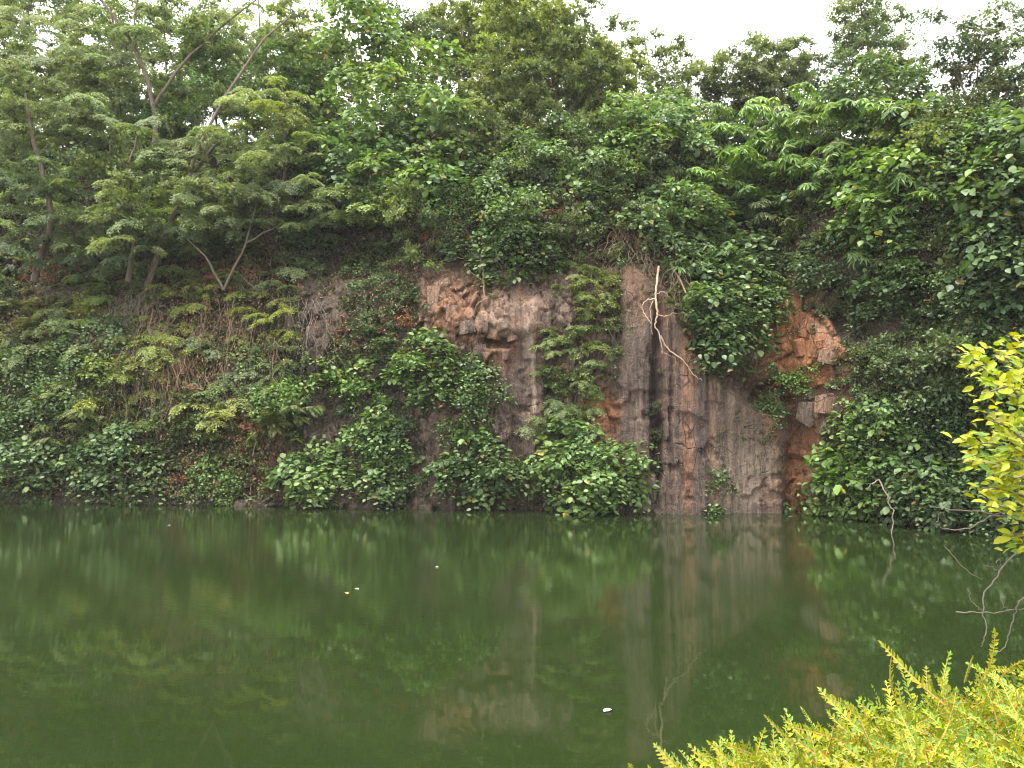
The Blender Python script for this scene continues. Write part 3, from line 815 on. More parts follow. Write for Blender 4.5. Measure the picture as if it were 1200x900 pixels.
def spread(g, n, dim, shell=0.0):
    """n points spread evenly in a unit ball of dim dimensions (best of several candidates)"""
    out = []
    for _ in range(n):
        best, bd = None, -1
        for _c in range(5):
            p = g.normal(size=dim); p /= np.linalg.norm(p) + 1e-9
            p *= (shell + (1 - shell) * g.uniform() ** (1.0 / dim)) if shell else g.uniform() ** (1.0 / dim)
            d = min([np.linalg.norm(p - q) for q in out]) if out else 1
            if d > bd: best, bd = p, d
        out.append(best)
    return np.array(out)

SEED = [1000]
def rgen():
    SEED[0] += 1
    return np.random.default_rng(SEED[0])

def limb(root, name, pts, r0, r1, mat, sides=6, wob=.02, g=None, n=4):
    P = smooth_path(pts, n, wob, g or rgen())
    V, F = tube(P - np.array(root.location), r0, r1, sides)
    o = link(name, mesh_from(name, V, F, mat, True), root)
    return o

def shore(px): return float(np.interp(px, [0, 400, 750, 840, 940, 1000, 1100, 1200], [592, 598, 606, 601, 601, 612, 628, 640]))
def shrub(name, label, cat, px, py, rx, ry, kind='B', tint='n', s=1.0, bulge=.5, dens=1.0, tilt=.25, group=None, stems=2, off=0.0):
    """a plant rooted on the wall or slope: clumps fill an ellipse of the face and bulge out of it"""
    g = rgen()
    if py < 290 and kind not in ('D', 'G'): bulge, off = bulge * 1.5 + .2, off + .15
    base = surf(px, min(py + ry * .8, shore(px) - 3))
    root = thing(name, label, cat, base, group)
    step = {'B': 22, 'b': 20, 'F': 26, 'P': 24, 'S': 24, 's': 21, 'R': 20, 'G': 20, 'D': 18}[kind[0]] * s
    n = max(2, int(round(math.pi * rx * ry / step ** 2 * 1.25 * dens)))
    pts = spread(g, n, 2)
    locs = []
    f1, f2 = g.uniform(0, 6.28, 2)
    extra = g.normal(size=(max(3, n // 3), 2)); extra = nrm(extra) * g.uniform(1.0, 1.45, (len(extra), 1))
    for q, (u, v) in enumerate(np.concatenate([pts, extra])):
        a = math.atan2(v, u); w = 1 + .24 * math.sin(3 * a + f1) + .16 * math.sin(5 * a + f2)
        Q = surf(px + u * rx * w, min(py + v * ry * w, shore(px + u * rx * w)))
        h = math.sqrt(max(0, 1 - u * u - v * v))
        lump = .55 + .5 * math.sin(u * 4.2 + f1) * math.cos(v * 4.6 + f2) + g.uniform(-.18, .18)
        Q = Q + np.array([0, -1, .18]) * (.08 + off * (.6 + .4 * h) + bulge * h * lump)
        Q[2] = max(Q[2], .06)
        locs.append(Q)
        put_clump(root, Q, kind, s * (1 if q < n else .62), tint, g, tilt)
    for k in range(min(stems, n)):
        Q = locs[int(g.integers(n))]
        b = np.array(base) + np.array([g.normal(0, .1), .05, 0])
        limb(root, "stem", [b, (b + Q) / 2 + np.array([0, -.1, .05]) + g.normal(0, .08, 3), Q], .022, .008, M['bark'], 5, .01, g)
    return root

def crown(root, px, py, Y, rx, ry, kind, tint='n', s=1.0, dens=1.0, depth=None, shell=.35, tilt=.3, branch_from=None, nbr=4, bmat='bark', r0=.035):
    g = rgen()
    c = at(px, py, Y); k = Y / FPX
    a = np.array([rx * k, depth or (rx + ry) * .5 * k, ry * k])
    step = {'B': 26, 'b': 24, 'F': 30, 'P': 27, 'S': 27, 's': 25, 'R': 24, 'D': 22}[kind[0]] * s * 27.0 / Y
    n = max(3, int(round(math.pi * rx * ry / step ** 2 * 2.3 * dens)))
    pts = spread(g, n, 3, shell)
    pts = pts * (1 + .18 * np.sin(pts[:, :1] * 5 + px) * np.cos(pts[:, 2:3] * 4 + py))
    locs = c + pts * a
    for Q in locs: put_clump(root, Q, kind, s, tint, g, tilt)
    if branch_from is not None:
        b0 = np.array(branch_from)
        for i in range(min(nbr, n)):
            Q = locs[int(g.integers(n))]
            m = (b0 + Q) / 2 + g.normal(0, .12, 3) - UP * .1
            limb(root, "branch", [b0, m, Q], r0, .007, M[bmat], 5, .015, g)
    return c

def trunk_at(root, pix, r0, r1, mat='bark', name="trunk", sides=8, wob=.02):
    """pix: list of (px, py, Y)"""
    P = [at(*p) for p in pix]
    limb(root, name, P, r0, r1, M[mat], sides, wob)
    return P[-1]

# ------------------------------------------------------------------ trees
def tree(name, label, px, py, Yb=None, cat='tree', group=None):
    P = surf(px, py) if Yb is None else at(px, py, Yb)
    return thing(name, label, cat, P, group)

# tall feathery tree on the left slope
t = tree("feathery_tree", "tallest feathery tree on the left slope with a forked pale trunk", 172, 335)
trunk_at(t, [(172, 335, 29.2), (196, 270, 29.0), (222, 212, 29.3)], .13, .085)
trunk_at(t, [(222, 212, 29.3), (252, 172, 29.0), (290, 145, 28.6)], .09, .04, name="branch")
trunk_at(t, [(222, 212, 29.3), (236, 165, 29.6), (300, 60, 29.9), (345, 15, 30)], .08, .03, name="branch")
for (x, y, rx, ry, tn, d) in [(305, 140, 55, 38, 'yel', 1), (255, 170, 40, 25, 'n', 1), (345, 170, 35, 25, 'yel', .9), (270, 215, 42, 24, 'n', .9), (330, 115, 30, 20, 'yel', 1), (210, 245, 32, 18, 'lime', .9)]:
    crown(t, x, y, 28.6, rx, ry, 'F', tn, 1.0, d)
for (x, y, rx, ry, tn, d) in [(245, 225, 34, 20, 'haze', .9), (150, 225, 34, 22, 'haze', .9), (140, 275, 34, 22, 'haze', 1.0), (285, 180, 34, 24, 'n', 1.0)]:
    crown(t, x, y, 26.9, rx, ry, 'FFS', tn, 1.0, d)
t = tree("feathery_tree", "slender tree with a forked bare trunk reaching the top edge of the left sky", 176, 300, 31.5)
trunk_at(t, [(176, 300, 31.5), (178, 215, 31.5), (181, 135, 31.4), (160, 60, 31.3), (112, -10, 31)], .12, .05)
trunk_at(t, [(180, 125, 31.4), (212, 78, 31.2), (262, 30, 31), (300, 0, 30.8)], .07, .03, name="branch")
trunk_at(t, [(160, 60, 31.3), (158, 20, 31.5), (164, -20, 31.6)], .05, .02, name="branch")
for (x, y, rx, ry, tn, d) in [(60, -5, 70, 26, 'n', .8), (190, 40, 48, 24, 'n', .75), (110, 50, 50, 30, 'haze', .8), (300, 15, 60, 22, 'yel', .75), (250, 70, 40, 20, 'n', .6), (140, -15, 60, 20, 'n', .7), (350, 35, 28, 22, 'yel', .9)]:
    crown(t, x, y, 31.5, rx, ry, 'FFS', tn, 1.05, d)
t = tree("feathery_tree", "thin straight tree left of the forked trunk, feathery and grey green", 128, 290, 33)
trunk_at(t, [(128, 290, 33), (128, 200, 33), (134, 120, 33), (136, 55, 33.2), (128, 0, 33)], .09, .04)
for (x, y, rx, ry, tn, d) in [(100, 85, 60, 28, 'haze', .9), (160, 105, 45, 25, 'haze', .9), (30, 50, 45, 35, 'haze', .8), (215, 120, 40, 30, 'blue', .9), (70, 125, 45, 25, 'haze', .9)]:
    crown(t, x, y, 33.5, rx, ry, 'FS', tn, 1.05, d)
t = tree("tiered_tree", "low feathery tree spreading flat tiers at the left edge", 40, 330)
trunk_at(t, [(40, 330, 28.5), (60, 250, 28.2), (40, 170, 28), (30, 110, 28)], .13, .04)
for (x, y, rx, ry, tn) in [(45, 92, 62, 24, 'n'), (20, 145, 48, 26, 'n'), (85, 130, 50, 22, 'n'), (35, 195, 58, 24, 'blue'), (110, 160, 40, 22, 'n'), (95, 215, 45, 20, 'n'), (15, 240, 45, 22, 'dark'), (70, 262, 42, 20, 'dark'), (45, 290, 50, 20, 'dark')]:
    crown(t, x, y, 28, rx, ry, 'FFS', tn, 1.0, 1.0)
t = tree("tiered_tree", "middle feathery tree with layered light tips below the forked trunk", 150, 330)
trunk_at(t, [(150, 330, 28.2), (158, 270, 28), (150, 210, 27.8), (160, 160, 27.8)], .10, .03)
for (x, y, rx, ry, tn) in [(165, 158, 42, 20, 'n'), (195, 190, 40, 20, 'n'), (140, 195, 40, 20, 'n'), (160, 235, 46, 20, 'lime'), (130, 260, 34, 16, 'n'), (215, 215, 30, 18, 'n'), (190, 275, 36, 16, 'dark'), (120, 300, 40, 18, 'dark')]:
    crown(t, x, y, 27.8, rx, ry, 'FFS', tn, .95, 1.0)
t = tree("dark_tree", "dark bushy tree filling the gap behind the yellowish feathery crown", 330, 260, 31)
trunk_at(t, [(330, 260, 31), (335, 180, 31), (330, 100, 31)], .12, .05)
for (x, y, rx, ry, tn) in [(330, 80, 45, 35, 'blue'), (270, 110, 40, 30, 'blue'), (355, 130, 35, 40, 'blue'), (250, 60, 30, 25, 'blue')]:
    crown(t, x, y, 32, rx, ry, 'bS', tn, 1.0, 1.0)
t = tree("leaning_tree", "bare stemmed tree leaning across the slope below the feathery trees", 262, 340)
trunk_at(t, [(262, 340, 27.9), (288, 285, 27.7), (302, 232, 27.6)], .05, .02)
trunk_at(t, [(288, 285, 27.7), (330, 262, 27.4)], .04, .015, name="branch")
trunk_at(t, [(262, 340, 27.9), (240, 300, 27.7), (200, 265, 27.5)], .05, .015, name="branch")
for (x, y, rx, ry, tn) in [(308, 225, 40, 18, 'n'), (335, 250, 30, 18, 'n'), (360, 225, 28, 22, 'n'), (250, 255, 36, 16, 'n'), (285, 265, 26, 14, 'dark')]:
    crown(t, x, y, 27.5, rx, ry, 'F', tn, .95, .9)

# skyline behind, left to right
t = tree("sparse_tree", "sparse dark tree with upright bare stems against the white sky gap", 430, 110, 37)
for (a, b) in [((428, 100), (412, 8)), ((432, 100), (436, 0)), ((436, 100), (455, 15)), ((420, 70), (400, 20))]:
    trunk_at(t, [(a[0], a[1], 37), ((a[0] + b[0]) / 2 + 2, (a[1] + b[1]) / 2, 37), (b[0], b[1], 37)], .05, .02, name="branch")
for (x, y, rx, ry, d) in [(405, 2, 22, 10, .6), (440, 8, 30, 14, .8), (470, 30, 24, 18, .8), (448, 40, 14, 12, .5)]:
    crown(t, x, y, 37, rx, ry, 'b', 'dark', 1.05, d)
t = tree("yellowing_tree", "pale yellow green tree behind the light broad leaved mass", 540, 130, 36)
trunk_at(t, [(540, 130, 36), (538, 80, 36), (543, 30, 36)], .10, .04, 'bark_tan')
for (x, y, rx, ry, tn, d) in [(510, 55, 32, 35, 'blue', 1), (545, 30, 38, 30, 'yel', .9), (560, 70, 40, 35, 'olive', 1), (580, 10, 30, 25, 'yel', .8)]:
    crown(t, x, y, 36, rx, ry, 'S', tn, 1.15, d)
t = tree("olive_tree", "big airy olive green tree over the middle of the cliff", 655, 275, 31)
f = trunk_at(t, [(655, 275, 31), (652, 190, 31), (650, 110, 31), (645, 30, 31)], .14, .05, 'bark')
for (a, b, c_) in [((652, 170), (600, 120), (565, 90)), ((652, 150), (690, 100), (730, 70)), ((650, 110), (620, 60), (610, 15)), ((650, 100), (680, 50), (690, 10)), ((652, 190), (700, 150), (740, 120))]:
    trunk_at(t, [(a[0], a[1], 31), (b[0], b[1], 30.7), (c_[0], c_[1], 30.5)], .05, .015, name="branch", sides=6)
for (x, y, rx, ry, tn, d) in [(650, 120, 85, 70, 'n', .95), (600, 80, 50, 50, 'yel', .85), (705, 90, 50, 50, 'yel', .8), (640, 35, 60, 45, 'yel', .9), (655, 75, 75, 40, 'n', .8), (600, 15, 40, 26, 'yel', .8), (600, 150, 45, 35, 'olive', .9), (720, 150, 35, 30, 'olive', .8), (690, 35, 40, 30, 'n', .6)]:
    crown(t, x, y, 30.5, rx, ry, 'S', tn, 1.05, d)
t = tree("thin_tree", "thin loose tree to the right of the olive green crown", 765, 150, 35)
trunk_at(t, [(765, 150, 35), (762, 90, 35), (755, 40, 35)], .06, .02)
for (x, y, rx, ry, tn, d) in [(755, 75, 30, 25, 'yel', .6), (775, 110, 32, 28, 'haze', .8), (750, 40, 22, 12, 'n', .45), (790, 70, 20, 22, 'n', .6)]:
    crown(t, x, y, 35, rx, ry, 'S', tn, 1.0, d)
t = tree("grey_tree", "grey green tree left of the brownish dome on the skyline", 808, 160, 36)
trunk_at(t, [(808, 160, 36), (806, 110, 36), (810, 70, 36)], .08, .03)
for (x, y, rx, ry, tn, d) in [(808, 115, 32, 42, 'haze', 1), (802, 65, 18, 18, 'haze', .7), (785, 130, 25, 25, 'olive', .9)]:
    crown(t, x, y, 36, rx, ry, 'S', tn, 1.05, d)
t = tree("domed_tree", "wide brownish olive domed tree on the skyline with shade beneath", 892, 175, 35)
trunk_at(t, [(892, 175, 35), (890, 130, 35), (885, 90, 35)], .12, .04)
for (x, y, rx, ry, tn, d) in [(890, 86, 60, 40, 'haze', 1.5), (865, 105, 42, 36, 'olive', 1.3), (925, 75, 36, 30, 'haze', 1.5), (905, 120, 45, 26, 'dark', .9)]:  # lowest crown takes the dark tint: shade under the dome put into leaf colour
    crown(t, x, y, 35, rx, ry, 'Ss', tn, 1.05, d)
t = tree("tall_tree", "tall upright tree topping the right skyline with sky between its boughs", 1030, 150, 36)
trunk_at(t, [(1030, 150, 36), (1022, 90, 36), (1015, 30, 36), (1008, 5, 36)], .11, .03)
for (a, b) in [((1022, 90), (1062, 62)), ((1018, 60), (1045, 15)), ((1024, 100), (985, 85))]:
    trunk_at(t, [(a[0], a[1], 36), ((a[0] + b[0]) / 2, (a[1] + b[1]) / 2 - 4, 36), (b[0], b[1], 36)], .05, .015, name="branch", sides=6)
for (x, y, rx, ry, tn, d) in [(1000, 28, 26, 30, 'haze', 1.4), (1038, 22, 20, 22, 'n', 1.0), (1015, 62, 38, 26, 'haze', 1.5), (1062, 62, 26, 18, 'blue', .8), (1085, 85, 20, 14, 'n', .6), (980, 92, 28, 26, 'dark', 1), (1050, 90, 30, 18, 'n', .9)]:
    crown(t, x, y, 36, rx, ry, 'bS', tn, 1.0, d)
t = tree("round_tree", "rounded broad leaved crown in front of the tall right skyline tree", 1032, 170, 32.5)
trunk_at(t, [(1032, 170, 32.5), (1030, 120, 32.5)], .09, .04)
crown(t, 1030, 112, 32, 54, 32, 'B', 'n', 1.0, 1.15)
t = tree("ragged_tree", "ragged dark tree with reddish brown stems at the right top corner", 1150, 190, 30)
for k, (a, m_, b) in enumerate([((1150, 190), (1148, 110), (1142, 40)), ((1150, 170), (1165, 100), (1172, 40)), ((1148, 150), (1125, 95), (1112, 50)), ((1152, 150), (1180, 110), (1195, 70)), ((1150, 180), (1158, 130), (1150, 90))]):
    trunk_at(t, [(a[0], a[1], 30), (m_[0], m_[1], 30), (b[0], b[1], 30)], .06, .015, 'dry_stem', "trunk" if k == 0 else "branch")
for (x, y, rx, ry, tn, d) in [(1128, 60, 28, 32, 'dark', 1.3), (1160, 50, 30, 32, 'olive', 1.1), (1190, 75, 26, 36, 'dark', 1.3), (1140, 105, 30, 28, 'brown', 1.1), (1178, 118, 28, 28, 'n', 1.2), (1150, 145, 36, 22, 'n', 1.1), (1205, 130, 26, 30, 'dark', 1.1), (1090, 24, 12, 10, 'dark', .4), (1190, 15, 18, 14, 'dark', .4)]:
    crown(t, x, y, 30, rx, ry, 'sb', tn, 1.0, d)

# broad-leaved masses of the upper slope
shrub("broadleaf_tree", "large pale blue green broad leaved tree left of the olive crown", "tree", 440, 118, 78, 62, 'B', 'light', 1.2, 1.8, 1.7, off=1.2)
shrub("broadleaf_tree", "dark leafed broad tree below the pale blue green one", "tree", 425, 195, 62, 45, 'B', 'blue', 1.1, 1.0, 1.3, off=.4)
shrub("broadleaf_shrub", "broad leaved bush at the right shoulder of the pale tree mass", "shrub", 520, 160, 48, 48, 'B', 'pale', 1.1, .9, 1.3, off=.6)
shrub("feathery_shrub", "fresh green feathery shrub jutting out above the left rock face", "shrub", 440, 235, 52, 32, 'F', 'lime', 1.0, 1.0, 1.4, off=.4)
shrub("feathery_shrub", "small feathery shrub hanging below the fresh green one", "shrub", 395, 262, 32, 26, 'F', 'n', .95, .7, 1.2, off=.2)
shrub("creeping_shrub", "small bright broad leaved creeper alone on the dark left bank", "creeper", 357, 290, 24, 26, 'B', 'n', .85, .3, 1.1)
shrub("creeping_shrub", "broad leaved creeper hanging in a narrow tongue under the olive tree", "creeper", 588, 245, 32, 52, 'B', 'n', 1.0, .6, 1.25)
shrub("creeping_shrub", "dark creeper bed over the lip of the fractured tan rock", "creeper", 590, 300, 62, 28, 'B', 'dark', .95, .5, 1.25)
shrub("creeping_shrub", "pale dusty creeper curtain below the olive tree on the right", "creeper", 700, 225, 46, 48, 'B', 'pale', 1.0, .6, 1.25)
shrub("broadleaf_shrub", "grey green broad leaved bush between creeper curtain and bamboo like leaves", "shrub", 770, 160, 50, 38, 'B', 'haze', 1.0, .9, 1.2)
shrub("creeping_shrub", "green creeper clump just above the bare white branch", "creeper", 768, 275, 30, 34, 'B', 'n', .9, .6, 1.2, off=.2)
shrub("mixed_shrub", "loose shrub with drooping leaves left of the bamboo like mass", "shrub", 745, 215, 36, 40, 'Pb', 'olive', .95, .7, 1.1)
shrub("bamboo_clump", "wide mass of drooping bamboo like leaves on the right upper slope", "bamboo", 920, 172, 92, 34, 'P', 'light', 1.15, 1.2, 1.7, off=.6)
shrub("bamboo_clump", "lower spray of drooping bamboo like leaves above the hanging creepers", "bamboo", 870, 218, 60, 30, 'P', 'lime', 1.1, .9, 1.5, off=.5)
shrub("bamboo_clump", "small tuft of drooping leaves right of the wide bamboo like mass", "bamboo", 1012, 160, 40, 26, 'P', 'n', 1.0, .8, 1.3, off=.2)
shrub("olive_shrub", "yellowish olive bush beside the round bright broad leaved bush", "shrub", 1062, 185, 48, 36, 'S', 'yel', 1.0, .9, 1.3)
shrub("broadleaf_shrub", "round bright broad leaved bush in the middle of the right slope", "shrub", 1002, 238, 44, 48, 'B', 'lime', 1.0, 1.0, 1.35, off=.2)
shrub("broadleaf_shrub", "grey leaved bush between the round bright bush and the right edge vines", "shrub", 1095, 215, 40, 40, 'b', 'n', 1.0, .7, 1.2)
shrub("big_vine", "great curtain of large pale leaves hanging at the right edge", "vine", 1158, 235, 50, 62, 'B', 'n', 1.1, .9, 1.4, off=.3)
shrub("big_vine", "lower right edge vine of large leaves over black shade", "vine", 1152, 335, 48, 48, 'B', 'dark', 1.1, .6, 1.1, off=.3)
shrub("big_vine", "vine of large leaves high on the right edge below the ragged tree", "vine", 1175, 165, 36, 32, 'B', 'n', 1.0, .6, 1.2, off=.2)
shrub("creeping_shrub", "dense creeper hanging above the big slab, upper half", "creeper", 850, 295, 52, 42, 'B', 'n', 1.0, .6, 1.3)
shrub("creeping_shrub", "bright broad leaved creeper bulging over the top of the big slab", "creeper", 855, 378, 50, 56, 'B', 'n', .95, .8, 1.5, off=.15)
shrub("bamboo_clump", "dry looking drooping leaf tuft at the foot of the bamboo mass", "bamboo", 905, 262, 36, 22, 'P', 'brown', .95, .5, 1.2)
shrub("creeping_shrub", "narrow creeper draped right of the orange rock top", "creeper", 955, 315, 32, 36, 'b', 'dark', 1.0, .4, 1.1)
shrub("creeping_shrub", "creeper strand hanging in the dark hollow on the right", "creeper", 1045, 310, 30, 50, 'B', 'n', .9, .4, 1.0)
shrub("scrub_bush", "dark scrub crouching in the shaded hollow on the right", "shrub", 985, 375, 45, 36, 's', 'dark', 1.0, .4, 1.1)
shrub("scrub_bush", "grey green scrub above the right shore bushes", "shrub", 1075, 430, 60, 42, 's', 'blue', 1.05, .9, 1.3, off=.2)
shrub("scrub_bush", "fine leaved scrub beside the orange rock on its right", "shrub", 1010, 425, 32, 36, 's', 'n', .95, .4, 1.2)
shrub("scrub_bush", "olive scrub hanging on the shady bank above the gold leaves", "shrub", 1110, 395, 42, 30, 's', 'olive', 1.0, .5, 1.1)

# growth on the rock face
shrub("rock_creeper", "small leaved moss green creeper over the dark left rock", "creeper", 440, 345, 48, 52, 's', 'dark', .95, .3, 1.25)
shrub("rock_creeper", "grey green creeper skirt at the base of the mossy left rock", "creeper", 430, 400, 44, 28, 's', 'blue', .95, .45, 1.2)
shrub("rock_fern", "top tuft of ferny growth beside the pale bare branch", "fern", 690, 330, 36, 32, 'sF', 'yel', .7, .4, 1.3)
shrub("rock_fern", "tall column of ferny growth between the two rock slabs", "fern", 672, 440, 36, 66, 'sF', 'fresh', .68, .5, 1.2)
shrub("rock_fern", "ferny growth dropping from the column onto the orange stained rock", "fern", 655, 500, 26, 30, 'sF', 'n', .7, .4, 1.2)
shrub("rock_creeper", "thin creeper straggling down beside the bare branch", "creeper", 722, 375, 18, 38, 's', 'olive', .75, .25, .9)
shrub("broadleaf_shrub", "bright leafy bush covering the rock left of the narrow slab", "shrub", 505, 440, 50, 38, 'B', 'fresh', .85, .7, 1.1)
shrub("broadleaf_shrub", "dark broad leaved growth beside the narrow purple slab", "shrub", 562, 468, 22, 44, 'b', 'n', .9, .35, 1.0)
shrub("broadleaf_shrub", "light leafy tuft standing in front of the left dark rock cleft", "shrub", 440, 505, 30, 28, 'B', 'fresh', .85, .5, 1.2)
shrub("broadleaf_shrub", "small climbing sprig with yellowish leaves on the black rock", "creeper", 380, 425, 14, 30, 'B', 'yel', .75, .2, 1.2)
shrub("broadleaf_shrub", "spreading green sprig right of the yellowish climbing sprig", "shrub", 415, 450, 32, 20, 'B', 'lime', .8, .3, 1.1)
shrub("rock_creeper", "small sprig stuck on the smooth slab face", "creeper", 838, 510, 11, 16, 'b', 'n', .6, .1, 1.2, stems=1)
shrub("litter_drift", "brown litter and rootlets capping the top of the big slab", "leaf litter", 790, 325, 26, 22, 'D', 'n', .65, .08, .9, stems=0)
shrub("rock_creeper", "mossy fringe on the slab top between bare branch and creeper", "creeper", 785, 348, 22, 14, 's', 'olive', .6, .1, .9, stems=0)
shrub("rock_creeper", "thin weedy sprigs dotting the slab face above the water shrublet", "creeper", 850, 545, 18, 30, 's', 'n', .45, .05, .35, stems=0)
shrub("rock_creeper", "small leafy trail in the dark cleft left of the big slab", "creeper", 768, 520, 9, 55, 's', 'dark', .5, .1, .6, stems=0)
shrub("grass_tuft", "tuft of grass hanging from a ledge of the big slab", "grass", 875, 507, 26, 12, 'G', 'yel', .8, .15, 2.2, stems=0)
shrub("rock_creeper", "sprig of leaves dangling above the grass tuft ledge", "creeper", 903, 485, 12, 24, 'b', 'n', .65, .15, 1.2, stems=1)
shrub("rock_creeper", "leafy sprigs in the recess under the orange ledge", "creeper", 935, 445, 22, 20, 'b', 'lime', .65, .25, .8, stems=1)
shrub("rock_creeper", "mossy strand trailing on the right flank of the slab", "creeper", 893, 545, 20, 34, 's', 'olive', .6, .1, .7, stems=0)
shrub("water_sprig", "leafy shrublet standing in the water against the big slab", "shrub", 840, 578, 20, 26, 'B', 'n', .7, .5, 1.3)

# shoreline
shrub("shore_bush", "broad leaved bush on the left shore near the picture edge", "shrub", 40, 548, 60, 34, 'B', 'n', .95, .7, 1.4, off=.15)
shrub("shore_bush", "broad leaved bush on the left shore beside the brown litter", "shrub", 150, 545, 48, 40, 'B', 'n', .95, .7, 1.4, off=.15)
shrub("pinnate_shrub", "bright shrub of long paired leaflets above the left shore bushes", "shrub", 92, 487, 48, 30, 'R', 'lime', 1.25, .6, 1.4, off=.2)
shrub("shore_bush", "bright bush at the foot of the black rock, left of the middle", "shrub", 368, 557, 40, 38, 'B', 'fresh', 1.0, .6, 1.15, off=.1)
shrub("shore_bush", "narrow bush rising from the water beside the black rock foot", "shrub", 455, 555, 26, 40, 'B', 'n', .85, .5, 1.3)
shrub("shore_bush", "broad leaved shore bush just left of the largest rounded one", "shrub", 562, 556, 48, 38, 'B', 'n', .95, .8, 1.25, off=.1)
shrub("shore_bush", "largest rounded shore bush touching the water beside the slab", "shrub", 688, 560, 62, 45, 'B', 'fresh', 1.0, 1.1, 1.35, off=.2)
shrub("shore_bush", "shore bush right of the slab with leaves over the water", "shrub", 985, 590, 44, 34, 'B', 'fresh', .85, .7, 1.45, off=.1)
shrub("shore_bush", "stepped leafy bush climbing the bank above the right shore", "shrub", 1022, 520, 44, 46, 'B', 'fresh', .85, .7, 1.4, off=.1)
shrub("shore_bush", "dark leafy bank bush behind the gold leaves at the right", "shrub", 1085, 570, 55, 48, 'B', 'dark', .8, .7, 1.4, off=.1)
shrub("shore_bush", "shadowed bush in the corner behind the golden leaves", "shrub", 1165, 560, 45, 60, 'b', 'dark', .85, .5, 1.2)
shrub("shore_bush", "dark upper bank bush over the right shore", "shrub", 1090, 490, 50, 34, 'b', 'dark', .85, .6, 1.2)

# left slope
shrub("tiered_sapling", "bright green sapling with three flat leaf tiers on the dark left slope", "sapling", 104, 335, 13, 5, 'F', 'lime', .7, .3, 3, off=.6)
sap = bpy.data.objects["tiered_sapling"]
for (x, y, rx) in [(106, 357, 20), (98, 382, 20)]:
    g = rgen()
    for k in range(3): put_clump(sap, surf(x + g.uniform(-rx, rx) * .8, y) + np.array([0, -.6, .1]), 'F', .7, 'lime', g, .12)
limb(sap, "trunk", [surf(100, 405) + np.array([0, -.3, 0]), surf(101, 365) + np.array([0, -.5, 0]), surf(104, 335) + np.array([0, -.6, 0])], .02, .01, M['bark'])
shrub("arching_shrub", "yellow olive feathery shrub arching over dry hanging stems", "shrub", 178, 415, 46, 48, 'F', 'gold', .9, .7, 1.3, off=.25)
shrub("arching_shrub", "small feathery shrub topping the left rock outcrop", "shrub", 232, 348, 42, 18, 'F', 'gold', .85, .5, 1.4, off=.25)
shrub("arching_shrub", "feathery shrub spreading in front of the grey left outcrop", "shrub", 312, 375, 40, 30, 'F', 'gold', .85, .5, 1.1, off=.3)
shrub("arching_shrub", "thin layered shrub below the grey outcrop, left of the black rock", "shrub", 300, 455, 48, 28, 'F', 'n', .85, .6, 1.2, off=.3)
shrub("scrub_bush", "dull scrub on the left edge above the shore bushes", "shrub", 45, 440, 58, 34, 's', 'n', 1.0, .5, 1.2)
shrub("scrub_bush", "brownish scrub at the left edge under the tiered tree", "shrub", 35, 385, 50, 30, 's', 'brown', 1.0, .5, 1.2)
shrub("scrub_bush", "mixed dark scrub behind the bright pinnate shrub", "shrub", 130, 465, 40, 28, 's', 'dark', 1.0, .5, 1.2)
shrub("scrub_bush", "low dark scrub above the brown litter by the left shore", "shrub", 250, 515, 50, 26, 's', 'dark', .95, .4, 1.2)
shrub("scrub_bush", "low shore scrub with rusty leaves between the leafy bushes", "shrub", 235, 562, 36, 22, 'sD', 'olive', .9, .4, 1.2)
shrub("scrub_bush", "thin sprig of light leaves at the water by the brown litter", "shrub", 270, 570, 12, 22, 'b', 'lime', .75, .3, 1.2)
shrub("litter_drift", "rusty dead leaf drift on the shelf of fractured rock", "leaf litter", 545, 352, 32, 26, 'D', 'n', .75, .05, 1.1, stems=0)
shrub("litter_drift", "dead leaf drift under the shore scrub beside the black rock", "leaf litter", 300, 550, 34, 30, 'D', 'n', .8, .1, 1.0, stems=0)
shrub("litter_drift", "dry fern hanging brown below the pale creeper curtain", "dead fern", 735, 280, 24, 18, 'D', 'brown', .8, .3, 1.2, stems=0)
shrub("litter_drift", "pinkish dead leaves caught under the top ferny tuft", "leaf litter", 708, 348, 14, 6, 'D', 'pale', .6, .15, 1.6, stems=0)
shrub("litter_drift", "rust brown dead leaves at the foot of the slab by the right shore", "leaf litter", 938, 590, 10, 10, 'D', 'brown', .6, .1, 1.4, stems=0)

